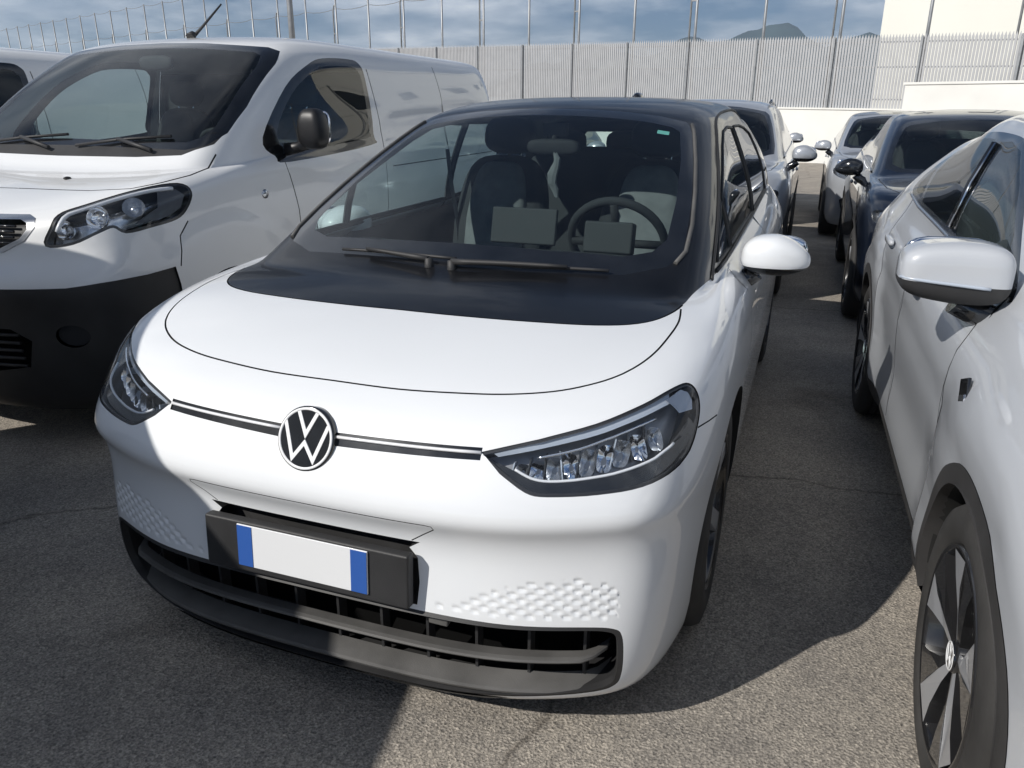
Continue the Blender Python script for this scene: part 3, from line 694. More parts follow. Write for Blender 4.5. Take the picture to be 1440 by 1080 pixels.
def door_mirror(parent, c, sg, cap, w=.125, sc=1.0):
    sh = lambda x, y, z: (x, (y*(1-.25*max(0, x)))+.10*x, (z if z > 0 else z*.72)*(1-.38*max(0, x)**1.5)-.10*max(0, x))
    M = Matrix.Scale(-1, 3, Vector((1, 0, 0))) if sg < 0 else Matrix.Identity(3)
    zone = lambda x, y, z: 1 if z < -.38 else 0
    o = split_blob(parent, c, (w*sc, .085*sc, .078*sc), (2.6, 2.6), sh, zone, ('door_mirror', 'mirror_underside'), (cap, 'black_gloss'), M)
    cx = c[0]-sg*w*.55
    MB().tube([(cx, c[1]+.0, c[2]-.05*sc), (cx-sg*.035, c[1]+.0, c[2]-.085*sc), (cx-sg*.095, c[1]-.005, c[2]-.11*sc), (cx-sg*.14, c[1]-.01, c[2]-.115*sc)], [.035*sc, .032*sc, .03*sc, .034*sc], 12, sx=1.2).build('mirror_arm', 'black_gloss', o[0])
    gl = blob((c[0]+sg*.005, c[1]+.076*sc, c[2]+.005), (w*.85*sc, .012, .062*sc), (3, 3)).build('mirror_glass', 'chrome', o[0])
    return o[0]
door_mirror(car, (.945, 1.42, 1.008), 1, 'white_paint', .112)
fm = door_mirror(car, (0, 0, 0), -1, 'white_paint', .112)          # folded in
fm.location = (-.875, 1.66, 1.0); fm.rotation_euler = (0, 0, R(72))
# wipers
def wiper(S, parent, piv, pts, off=.012, arm_to=None):
    uv = [S.top(x, y) for x, y in resample(pts, .05, False)]; P, n = on(S, uv, off)
    b = MB().tube([tuple(p) for p in P], .0055, 6).build('wiper_blade', 'black_plastic', parent)
    P2, _ = on(S, [S.top(x, y) for x, y in resample([piv, arm_to], .06, False)], off+.010)
    r = np.linspace(.010, .006, len(P2)); MB().tube([tuple(p) for p in P2], list(r), 8).build('wiper_arm', 'black_plastic', b)
    P3, _ = on(S, [S.top(*piv)], off+.004); MB().lathe([(-.02, .014), (.008, .013), (.012, .0)], 16, 'z', tuple(P3[0])).build('wiper_pivot', 'black_plastic', b)
    return b
wiper(S3, car, (-.06, .835), [(-.40, .885), (-.2, .872), (.02, .862)], arm_to=(-.30, .875))
wiper(S3, car, (.02, .83), [(.02, .85), (.25, .852), (.50, .885)], arm_to=(.38, .862))
# cabin
cab = MB()
xs = np.linspace(-.66, .66, 23); rows = []
for y, z in ((.93, .985), (1.02, 1.005), (1.15, 1.012), (1.30, 1.005), (1.38, .985), (1.40, .95), (1.42, .70)):
    rows.append([(x, y+.10*abs(x/.66)**2.5+(0.02 if abs(x) > .5 else 0), z-.02*abs(x/.66)**3) for x in xs])
for a, b in zip(rows, rows[1:]): cab.strip(a, b)
dash = cab.build('dashboard', 'dashboard_grey', car)
MB().box((.065, 1.36, 1.075), (.25, .018, .13), Matrix.Rotation(R(-14), 3, 'X')).build('centre_screen', 'dashboard_grey', dash, bevel=.006)
MB().box((.385, 1.36, 1.05), (.175, .06, .11), Matrix.Rotation(R(-12), 3, 'X')).build('instrument_pod', 'dashboard_grey', dash, bevel=.008)
Mw = Matrix.Rotation(R(-62), 3, 'X')
wheel_pts = [Vector((.36, 1.60, 1.0))+Mw @ Vector((.182*math.cos(a), .182*math.sin(a), 0)) for a in [2*math.pi*k/40 for k in range(40)]]
sw = MB().tube(wheel_pts, .0165, 10, True).build('steering_wheel', 'seat_dark', car)
mb = blob((.36, 1.585, .995), (.07, .055, .03), (2.5, 2.5), 16, 10, Mw); mb.build('steering_boss', 'interior_dark', sw)
for a in (R(0), R(180), R(270)):
    p0 = Vector((.36, 1.59, .998)); p1 = p0+Mw @ Vector((.175*math.cos(a), .175*math.sin(a), 0)); MB().tube([p0, p1], .016, 8).build('steering_spoke', 'interior_dark', sw)
MB().tube([(.36, 1.36, .93), (.36, 1.58, .99)], .045, 10).build('steering_column', 'interior_dark', sw)
def front_seat(parent, x, y, z0, mat='seat_fabric', mat2='seat_dark', h=.60, tilt=18):
    M = Matrix.Rotation(R(-tilt), 3, 'X')
    sh = lambda a, b, c: (a*(1-.14*max(0, c)), b+.18*a*a-.12*(1-abs(c)), c)
    o = blob((x, y, z0+h*.55), (.235, .075, h*.55), (4, 4), 28, 18, M, sh).build('front_seat', mat2, parent)
    tag(o, 'grey fabric seat with dark bolsters')
    blob((x, y-.055, z0+h*.60), (.15, .05, h*.46), (4, 4), 24, 16, M, sh).build('seat_panel', mat, o)
    blob((x, y-.22, z0-.02), (.24, .27, .075), (4, 3), 24, 12).build('seat_cushion', mat2, o)
    tp = Vector((x, y, z0+h*.55))+M @ Vector((0, 0, h*.55+.10))
    blob(tp, (.13, .05, .085), (3, 3), 20, 12, M).build('headrest', mat2, o)
    for s_ in (-1, 1): MB().tube([tp+Vector((s_*.06, 0, -.03)), tp+M @ Vector((s_*.06, 0, -.14))], .007, 6).build('headrest_post', 'satin_chrome', o)
    return o
front_seat(car, .36, 2.22, .62); front_seat(car, -.36, 2.22, .62)
rb = blob((0, 3.18, .93), (.62, .10, .36), (6, 4), 32, 14, Matrix.Rotation(R(-20), 3, 'X')).build('rear_bench', 'seat_dark', car)
blob((0, 2.95, .58), (.62, .28, .09), (6, 4), 32, 12).build('rear_cushion', 'seat_dark', rb)
for x in (-.36, 0, .36): blob((x, 3.30, 1.30), (.12, .05, .07), (3, 3), 18, 10).build('headrest', 'seat_dark', rb)
MB().box((0, 2.2, .40), (1.5, 2.9, .06)).build('cabin_floor', 'interior_dark', car)
for sg in (1, -1):
    uv = []; A = []; B = []
    for y in np.linspace(1.2, 3.7, 26):
        p, n_ = on(S3, [S3.side(y, .985+.02*(y-1.2), sg)], -.02); A.append(tuple(p[0])); B.append((p[0][0]-sg*.06, p[0][1], .45))
    MB().strip(A, B).build('door_lining', 'interior_dark', car)
mb = MB(); mb.box((.0, 1.93, 1.40), (.10, .05, .05)).tube([(0, 1.93, 1.39), (0, 1.90, 1.355)], .012, 6); rm = mb.build('mirror_mount', 'interior_dark', car)
blob((.0, 1.90, 1.33), (.115, .022, .034), (4, 3), 24, 10).build('rear_view_mirror', 'interior_dark', rm)
# seat belts hanging from the pillars
for sg in (1, -1):
    MB().strip([(sg*.60, 2.12, 1.30), (sg*.585, 2.12, 1.15), (sg*.56, 2.14, .95), (sg*.52, 2.1, .70)], [(sg*.60, 2.165, 1.30), (sg*.585, 2.165, 1.15), (sg*.56, 2.185, .95), (sg*.52, 2.145, .70)]).build('seat_belt', 'seat_fabric', car)
# crumpled clear bag hung on the rear-view mirror, sticker
rnd = random.Random(3); mb = MB(); pts = []
for k in range(7):
    z = 1.31-k*.03
    for a in range(8):
        an = a*math.pi/4; r_ = .008+.012*math.sin(k/6*math.pi)*rnd.uniform(.5, 1.5); pts.append((.02+r_*math.cos(an)+.01*math.sin(k*1.3), 1.86+r_*.6*math.sin(an), z+rnd.uniform(-.006, .006)))
mb.add(pts, [(k*8+a, k*8+(a+1) % 8, k*8+8+(a+1) % 8, k*8+8+a) for k in range(6) for a in range(8)], False)
tag(mb.build('hanging_paper', 'seat_fabric'), 'crumpled white slip hanging behind the windscreen of the white hatchback', 'paper slip')
uv = [S3.top(x, y) for x, y in ((.46, 1.735), (.505, 1.735), (.502, 1.765), (.457, 1.765))]; P, n = on(S3, uv, -.004); MB().add(P, [(0, 1, 2, 3)]).build('sticker', 'sticker_green', car)
# shark antenna
blob((0, 3.55, 1.545), (.03, .085, .035), (2.2, 2.2), 16, 10).build('roof_antenna', 'black_gloss', car)
# rubber trims along the windscreen edges, window seals, roof gutters
for sg in (1, -1):
    P, n = on(S3, [S3.top(sg*x, y) for x, y in resample([(.676, .99), (.694, 1.06), (.688, 1.20), (.665, 1.38), (.632, 1.58), (.588, 1.80), (.57, 1.86)], .05, False)], .002); MB().tube([tuple(p) for p in P], .007, 6).build('pillar_trim', 'grey_plastic', car)
    P, n = on(S3, [S3.near((sg*x, y, z)) for x, y, z in spline([(.775, 1.08, .985), (.757, 1.25, 1.07), (.735, 1.45, 1.165), (.70, 1.70, 1.28), (.66, 1.92, 1.375), (.625, 2.15, 1.445), (.612, 2.6, 1.475), (.61, 3.1, 1.465), (.60, 3.5, 1.43)], 5, False)], .001); MB().tube([tuple(p) for p in P], .006, 6).build('roof_gutter', 'black_plastic', car)
    for w, nm in ((W1, 'quarter_seal'), (W2, 'window_seal'), (W3, 'window_seal')):
        P, n = on(S3, sidepoly(w, sg, .06), .001); MB().tube([tuple(p) for p in P], .0065, 6, True).build(nm, 'black_plastic', car)
    P, n = on(S3, [S3.side(y, z, sg) for y, z in resample([(1.16, .998), (1.5, 1.006), (2.0, 1.016), (2.5, 1.026), (3.0, 1.044), (3.4, 1.062)], .08, False)], .003); MB().tube([tuple(p) for p in P], .007, 6).build('waist_seal', 'black_plastic', car)
# ------------------------------------------------------------------ skins of the other vehicles
#            W     yF    yC    yB    yR    zF    zC    zS    zM    zB    zR
HV = [  # panel van
 ring(.880, .160, .640, 4.48, 4.58, .170, .180, .250, .260, .280, .300, n=2.6, m=6),
 ring(.925, .060, .560, 4.50, 4.60, .260, .270, .330, .340, .360, .380, n=2.6, m=6),
 ring(.945, .020, .520, 4.50, 4.60, .450, .460, .500, .500, .520, .540, n=2.7, m=6),
 ring(.952, .000, .520, 4.50, 4.60, .640, .650, .680, .690, .700, .720, n=2.7, m=6),
 ring(.956, -.020, .505, 4.50, 4.60, .770, .790, .830, .840, .850, .850, n=2.6, m=6),
 ring(.956, .050, .530, 4.50, 4.60, .865, .915, .980, .990, 1.00, 1.00, n=2.5, m=6),
 ring(.950, .075, .560, 4.50, 4.60, .975, 1.045, 1.09, 1.11, 1.12, 1.12, n=2.5, m=6),
 ring(.942, .170, .640, 4.50, 4.595, 1.045, 1.110, 1.16, 1.20, 1.21, 1.21, n=2.5, m=6),
 ring(.930, .390, .820, 4.49, 4.59, 1.105, 1.165, 1.21, 1.27, 1.30, 1.30, n=2.6, m=6),
 ring(.915, .660, 1.02, 4.49, 4.585, 1.160, 1.205, 1.25, 1.35, 1.40, 1.40, n=3.0, m=6),
 ring(.905, .800, 1.12, 4.48, 4.58, 1.205, 1.240, 1.29, 1.44, 1.50, 1.50, n=3.6, m=6),
 ring(.880, 1.04, 1.32, 4.47, 4.57, 1.400, 1.420, 1.45, 1.57, 1.62, 1.62, n=3.8, m=6),
 ring(.850, 1.30, 1.56, 4.46, 4.56, 1.600, 1.600, 1.62, 1.68, 1.71, 1.71, n=3.8, m=6),
 ring(.818, 1.53, 1.76, 4.45, 4.545, 1.755, 1.735, 1.75, 1.77, 1.78, 1.78, n=3.6, m=6),
 ring(.770, 1.68, 1.88, 4.43, 4.52, 1.830, 1.805, 1.815, 1.825, 1.83, 1.83, n=3.4, m=6),
 ring(.640, 1.95, 2.08, 4.30, 4.40, 1.880, 1.865, 1.870, 1.870, 1.87, 1.87, n=3.2, m=5),
 ring(.320, 2.40, 2.48, 3.90, 4.00, 1.905, 1.902, 1.902, 1.900, 1.895, 1.895, n=3.0, m=4),
 ring(.004, 2.80, 2.81, 3.50, 3.51, 1.910, 1.910, 1.910, 1.905, 1.90, 1.90, n=3.0),
]
HX = [  # crossover with a sloping tail
 ring(.815, .120, .600, 3.80, 4.10, .190, .190, .215, .215, .230, .260, n=2.6),
 ring(.858, .050, .560, 3.84, 4.17, .270, .270, .300, .300, .310, .340, n=2.6),
 ring(.868, .015, .540, 3.86, 4.22, .400, .400, .430, .430, .430, .460, n=2.6),
 ring(.870, .005, .530, 3.88, 4.25, .560, .570, .570, .570, .570, .600, n=2.6),
 ring(.882, .015, .530, 3.88, 4.26, .700, .720, .730, .730, .730, .740, n=2.6),
 ring(.878, .035, .540, 3.88, 4.26, .820, .840, .845, .840, .850, .860, n=2.5),
 ring(.862, .080, .560, 3.87, 4.25, .905, .915, .915, .915, .935, .960, n=2.5),
 ring(.835, .200, .640, 3.84, 4.22, .965, .965, .965, .965, .995, 1.03, n=2.5),
 ring(.808, .480, .860, 3.80, 4.16, 1.010, .995, .995, 1.000, 1.04, 1.08, n=2.6),
 ring(.788, .900, 1.13, 3.76, 4.08, 1.040, 1.010, 1.020, 1.035, 1.08, 1.11, n=3.2),
 ring(.770, 1.07, 1.28, 3.70, 3.98, 1.075, 1.040, 1.060, 1.080, 1.12, 1.15, n=3.8),
 ring(.728, 1.35, 1.54, 3.56, 3.80, 1.205, 1.165, 1.185, 1.205, 1.20, 1.225, n=4.0),
 ring(.676, 1.63, 1.80, 3.42, 3.63, 1.335, 1.295, 1.310, 1.325, 1.275, 1.30, n=4.0),
 ring(.630, 1.87, 2.02, 3.30, 3.50, 1.425, 1.385, 1.400, 1.410, 1.335, 1.355, n=3.8),
 ring(.580, 2.05, 2.17, 3.20, 3.40, 1.470, 1.440, 1.450, 1.455, 1.375, 1.39, n=3.4),
 ring(.460, 2.26, 2.34, 3.05, 3.22, 1.498, 1.482, 1.485, 1.485, 1.425, 1.43, n=3.0),
 ring(.220, 2.45, 2.50, 2.90, 3.00, 1.508, 1.505, 1.505, 1.500, 1.465, 1.465, n=3.0),
 ring(.004, 2.60, 2.61, 2.80, 2.81, 1.510, 1.510, 1.510, 1.508, 1.50, 1.50, n=3.0),
]
# == 
# ------------------------------------------------------------------ panel van
SV = Skin(HV, 6, 6)
def make_van(loc, label, group):
    van = thing('panel_van', loc, label, 'van', group); S = SV
    pv = Panels(S, .16, .25)
    F = lambda pts, st=.05: [S.front(x, z) for x, z in resample(pts, st, False)]
    def fsym(pts, st=.05):
        r = F(pts, st); r[0] = (0.0, r[0][1]); r[-1] = (0.0, r[-1][1]); return r+[(-u, v) for u, v in r[-2:0:-1]]
    side = lambda pts, sg=1, st=.05: [S.side(y, z, sg) for y, z in resample(pts, st)]
    # black bumper
    bl = F([(0, .758), (.48, .765), (.76, .770), (.88, .785)], .05)+[S.side(.40, .79), S.side(.54, .803), S.side(.56, .72), S.side(.57, .60), S.side(.58, .45), S.side(.60, .36)]
    bl[0] = (0.0, bl[0][1]); pv.region('bumper', bl+[(bl[-1][0], 0), (-bl[-1][0], 0)]+[(-u, v) for u, v in bl[::-1]])
    # cowl, windscreen border and glass
    pv.region('cowl', fsym([(0, 1.245), (.5, 1.25), (.74, 1.262), (.835, 1.31), (.84, 1.36), (0, 1.36)]))
    pv.region('frit', fsym([(0, 1.295), (.5, 1.29), (.74, 1.285), (.815, 1.305), (.845, 1.36), (.836, 1.484), (.795, 1.704), (.76, 1.775), (.70, 1.795), (.3, 1.822), (0, 1.828)]))
    pv.region('windshield', fsym([(0, 1.325), (.5, 1.32), (.72, 1.318), (.775, 1.34), (.80, 1.39), (.79, 1.484), (.75, 1.69), (.72, 1.745), (.67, 1.765), (.3, 1.79), (0, 1.795)]))
    # cab side windows
    W = [(1.33, 1.335), (1.62, 1.59), (1.88, 1.715), (2.05, 1.757), (2.34, 1.768), (2.44, 1.745), (2.465, 1.66), (2.42, 1.33), (2.36, 1.262), (1.48, 1.205), (1.38, 1.24)]
    Wi = [(1.46, 1.37), (1.66, 1.555), (1.90, 1.675), (2.06, 1.715), (2.32, 1.725), (2.39, 1.705), (2.415, 1.64), (2.375, 1.36), (2.32, 1.305), (1.54, 1.25), (1.47, 1.27)]
    for sg in (1, -1):
        pv.region('win_frame', [S.side(y, z, sg) for y, z in spline(W, 4)]); pv.region('side_window', [S.side(y, z, sg) for y, z in spline(Wi, 4)])
    # headlights
    HLv = [(.664, .141, .939), (.672, .19, 1.00), (.690, .24, 1.055), (.755, .331, 1.096), (.842, .525, 1.141), (.899, .679, 1.152), (.936, .715, 1.115), (.944, .67, 1.05), (.942, .60, 1.01), (.925, .46, .99), (.895, .352, .978), (.872, .31, 1.005), (.835, .26, .985), (.76, .19, .945)]
    hv = [S.near(p) for p in spline(HLv, 4)]
    for q in (lambda p: p, mir): pv.loop_band('lamp_edge', q(hv), .012, 'lamp')
    # grille
    gp = [(0, 1.035), (.385, 1.048), (.56, 1.052), (.60, 1.04), (.612, 1.005), (.575, .952), (.484, .905), (.3, .872), (0, .862)]
    pv.region('grille_rim', fsym(gp, .04)); gi = [(0, 1.018), (.37, 1.030), (.54, 1.034), (.575, 1.022), (.585, 1.0), (.555, .962), (.472, .922), (.295, .890), (0, .880)]
    pv.region('grille', fsym(gi, .04))
    # seams
    hs = F([(0, 1.120), (.40, 1.126), (.62, 1.130), (.70, 1.135)], .05)+[S.near(p) for p in ((.80, .50, 1.145), (.86, .62, 1.165), (.885, .78, 1.19), (.875, .92, 1.215), (.865, 1.0, 1.27))]
    hs[0] = (0.0, hs[0][1]); pv.band('seam', [(-u, v) for u, v in hs[:0:-1]]+hs, .008)
    arch = {}
    for sg in (1, -1):
        for pts in ([(.57, .80), (.60, .93), (.66, .99)], [(1.44, 1.205), (1.50, .95), (1.52, .60), (1.55, .36)], [(2.51, 1.72), (2.52, 1.4), (2.50, .9), (2.48, .36)], [(3.5, 1.78), (3.5, .40)], [(2.6, 1.12), (4.4, 1.14)]):
            pv.band('seam', [S.side(y, z, sg) for y, z in resample(pts, .06, False)], .007)
        for nm, yc in (('f', .90), ('r', 3.95)):
            a = arch_poly(S, yc, .34, .40, sg, .36); arch[nm, sg] = a; pv.region('hole', a+[(a[-1][0], 0), (a[0][0], 0)])
    lg = [(0, .60), (.50, .59), (.58, .54), (.54, .42), (.3, .38), (0, .375)]; pv.region('intake', fsym(lg, .04))
    for q in (1, -1): pv.region('fog', [S.front(q*(.74+.06*math.cos(a)), .56+.05*math.sin(a)) for a in [2*math.pi*k/20 for k in range(20)]])
    pv.run('body')
    def crease(P):
        # raised wheel-arch moulding and pressed load-side panels
        y = P[:, 1]; z = P[:, 2]; r = np.hypot(y-.90, (z-.34)*1.0); sidem = (np.abs(P[:, 0]) > .9)
        d = np.where(sidem & (r < .66), .012*np.clip((.66-r)/.03, 0, 1), 0)
        pnl = sidem & (y > 2.62) & (y < 4.35) & (z > 1.22) & (z < 1.68); e = np.minimum.reduce([y-2.62, 4.35-y, z-1.22, 1.68-z])
        return d+np.where(pnl, -.010*np.clip(e/.03, 0, 1), 0)
    pv.mesh('body', 'body_shell', 'van_white', van, disp=crease)
    bmp = pv.mesh('bumper', 'front_bumper', 'black_plastic', van, off=.002); pv.mesh('intake', 'air_intake', 'void_black', bmp, off=-.04)
    for sg in (1, -1): pv.mesh('fog', 'fog_lamp', 'lamp_dark', bmp, off=-.02, side=sg)
    for k in range(5):
        pts = [S.front(x, .42+k*.035) for x in np.linspace(-.52, .52, 19)]; P, n = on(S, pts, -.008); MB().tube([tuple(p) for p in P], .007, 6).build('intake_bar', 'black_plastic', bmp)
    pv.mesh('cowl', 'wiper_cowl', 'black_plastic', van)
    pv.mesh('frit', 'windshield_border', 'black_gloss', van); pv.mesh('windshield', 'windshield', 'windshield_glass', van)
    pv.bands('seam', 'panel_seam', 'seam_dark', van, -.003)
    for sg in (1, -1):
        f = pv.mesh('win_frame', 'window_frame', 'black_gloss', van, side=sg); pv.mesh('side_window', 'side_window', 'window_glass', van, side=sg)
        q = (lambda p: p) if sg > 0 else mir
        e = pv.mesh('lamp_edge', 'headlight', 'lamp_dark', van, off=-.003, side=sg); pv.mesh('lamp', 'lens', 'lamp_glass', e, side=sg); pv.mesh('lamp', 'housing', 'lamp_silver', e, off=-.07, side=sg)
        P, n = on(S, q(hv)); MB().strip(P+n*-.002, P+n*-.072, True).build('housing_wall', 'lamp_dark', e)
        for k, (p, r_) in enumerate((((.72, .20, 1.005), .042), ((.80, .32, 1.035), .050), ((.86, .45, 1.06), .046))):
            uv = S.near(p); c, nn = on(S, [uv], -.055); c = Vector(c[0]); nn = Vector(nn[0]); nn = Vector((nn.x*.4, nn.y, nn.z*.3)).normalized()
            rot = nn.to_track_quat('Z', 'Y').to_matrix(); mb = MB().lathe([(.03, r_), (.012, r_*.92), (-.005, r_*.6), (-.01, r_*.3), (-.01, .001)], 24, 'z'); mb.v = [tuple(c+rot @ Vector(v)) for v in mb.v]
            if sg < 0: mb.v = [(-a, b, c_) for a, b, c_ in mb.v]
            mb.build('reflector', 'chrome' if k < 2 else 'lamp_silver', e)
            mb = blob((0, 0, 0), (r_*.4, r_*.4, r_*.35), (2, 2), 16, 8); mb.v = [tuple(c+rot @ Vector(v)) for v in mb.v]
            if sg < 0: mb.v = [(-a, b, c_) for a, b, c_ in mb.v]
            mb.build('bulb_lens', 'lamp_silver', e)
        tg = [S.near(p) for p in spline([(.685, .20, .985), (.700, .255, 1.04), (.76, .34, 1.08), (.842, .52, 1.122), (.89, .65, 1.13)], 4, False)]
        P, _ = on(S, q(tg), -.014); MB().tube([tuple(p) for p in P], .009, 8).build('light_guide', 'lamp_white', e)
        dk = [S.near(p) for p in ((.87, .58, 1.13), (.90, .665, 1.135), (.925, .69, 1.105), (.93, .65, 1.05), (.925, .58, 1.02), (.88, .40, 1.0), (.90, .53, 1.06))]
        P, _ = on(S, q(dk), -.02); MB().add([tuple(p) for p in P], [tuple(range(7))]).build('dark_trim', 'lamp_dark', e)
        # mirror: tall black housing on a short arm
        m = blob((sg*1.075, 1.52, 1.375), (.075, .07, .105), (3, 3), 28, 18, None, lambda x, y, z: (x*(1-.1*z), y-.15*x*x, z)).build('door_mirror', 'mirror_black', van)
        MB().tube([(sg*.93, 1.46, 1.27), (sg*.99, 1.48, 1.28), (sg*1.04, 1.5, 1.30)], [.035, .03, .032], 10).build('mirror_arm', 'mirror_black', m)
        blob((sg*1.075, 1.588, 1.38), (.06, .01, .088), (3.5, 3.5), 20, 10).build('mirror_glass', 'chrome', m)
        p, n = on(S, [S.side(1.22, 1.06, sg)]); c = Vector(p[0]); MB().lathe([(0, .024), (sg*.006, .022), (sg*.008, .001)], 20, 'x', tuple(c)).build('side_repeater', 'lamp_silver', van)
        for nm, yc in (('f', .90), ('r', 3.95)):
            well(S, arch[nm, sg], yc, .34, .34, sg, van); make_wheel(van, (sg*.82, yc, .335), .335, .215, sg, 'plain', detail=False)
        # dash-side door lining
        A = []; B = []
        for y in np.linspace(1.3, 2.5, 14):
            p, _ = on(S, [S.side(y, 1.21+.02*(y-1.3), sg)], -.02); A.append(tuple(p[0])); B.append((p[0][0]-sg*.05, p[0][1], .6))
        MB().strip(A, B).build('door_lining', 'interior_dark', van)
    gr_ = pv.mesh('grille_rim', 'grille', 'satin_chrome', van, off=.003); pv.mesh('grille', 'grille_recess', 'black_plastic', gr_, off=-.03)
    for k in range(6):
        z = .895+k*.024; pts = [S.front(x, z) for x in np.linspace(-.52+.02*max(0, 2-k), .52-.02*max(0, 2-k), 21)]; P, n = on(S, pts, -.012); MB().tube([tuple(p) for p in P], .006, 6).build('grille_bar', 'black_gloss', gr_)
    # wipers, antenna, washer jets
    for x0 in (.08, -.58):
        pv_ = [S.front(x, z) for x, z in ((x0, 1.285), (x0+.25, 1.315), (x0+.55, 1.335))]; P, n = on(S, pv_, .014); b = MB().tube([tuple(p) for p in P], .008, 6).build('wiper_blade', 'black_plastic', van)
        P, n = on(S, [S.front(x0+.5, 1.268), S.front(x0+.25, 1.315)], .02); MB().tube([tuple(p) for p in P], .010, 6).build('wiper_arm', 'black_plastic', b)
    MB().tube([(.0, 1.93, 1.885), (.03, 1.985, 1.945), (.13, 2.05, 2.07)], [.011, .008, .005], 8).tube([(.0, 1.90, 1.875), (.0, 1.93, 1.90)], [.03, .018], 10).build('roof_antenna', 'black_plastic', van)
    for x in (-.3, .3):
        p, _ = on(S, [S.top(x, .62)], .004); blob(tuple(p[0]), (.014, .02, .008), (2, 2), 12, 6).build('washer_jet', 'black_plastic', van)
    # cab interior: dashboard, seats, bulkhead
    xs = np.linspace(-.80, .80, 17); mb = MB(); rows = [[(x, y+.12*abs(x/.8)**2.5, z) for x in xs] for y, z in ((.93, 1.21), (1.10, 1.24), (1.35, 1.25), (1.48, 1.22), (1.50, .8))]
    for a, b in zip(rows, rows[1:]): mb.strip(a, b)
    d = mb.build('dashboard', 'dashboard_grey', van); MB().box((.35, 1.12, 1.262), (.5, .22, .03), Matrix.Rotation(R(6), 3, 'X')).build('dash_tray', 'interior_dark', d, bevel=.01)
    front_seat(van, .45, 2.22, .80, 'seat_dark', 'interior_dark', .62, 12); front_seat(van, -.45, 2.22, .80, 'seat_dark', 'interior_dark', .62, 12)
    MB().box((0, 2.52, 1.12), (1.66, .03, 1.16)).build('bulkhead', 'interior_dark', van); MB().box((0, 2.4, .55), (1.6, 3.6, .05)).build('cab_floor', 'interior_dark', van)
    sw = MB().tube([Vector((.45, 1.62, 1.22))+Matrix.Rotation(R(-50), 3, 'X') @ Vector((.185*math.cos(a), .185*math.sin(a), 0)) for a in [2*math.pi*k/32 for k in range(32)]], .016, 8, True).build('steering_wheel', 'interior_dark', van)
    blob((0, 1.60, 1.72), (.12, .02, .04), (4, 3), 20, 10).build('rear_view_mirror', 'interior_dark', van)
    P, n = on(S, [(u, 0.0) for u in np.linspace(-S.half, S.half, 60)]); mb = MB().add([(p[0]*.97, p[1], .24) for p in P], [tuple(range(60))], False); mb.strip(P, [(p[0]*.97, p[1], .24) for p in P]); mb.build('underbody', 'underbody', van)
    return van
van = make_van((-2.56, .85, 0), 'white panel van parked right beside the white hatchback', 'white panel vans')
v2 = copy_tree(van); v2.location = (-5.12, .55, 0); v2['label'] = 'white panel van parked on the far side of the other van'
v3 = copy_tree(van); v3.location = (-1.59, -4.37, 0); v3.rotation_euler = (0, 0, .18); v3['label'] = 'white panel van parked askew, nose out, in front of the other two vans'
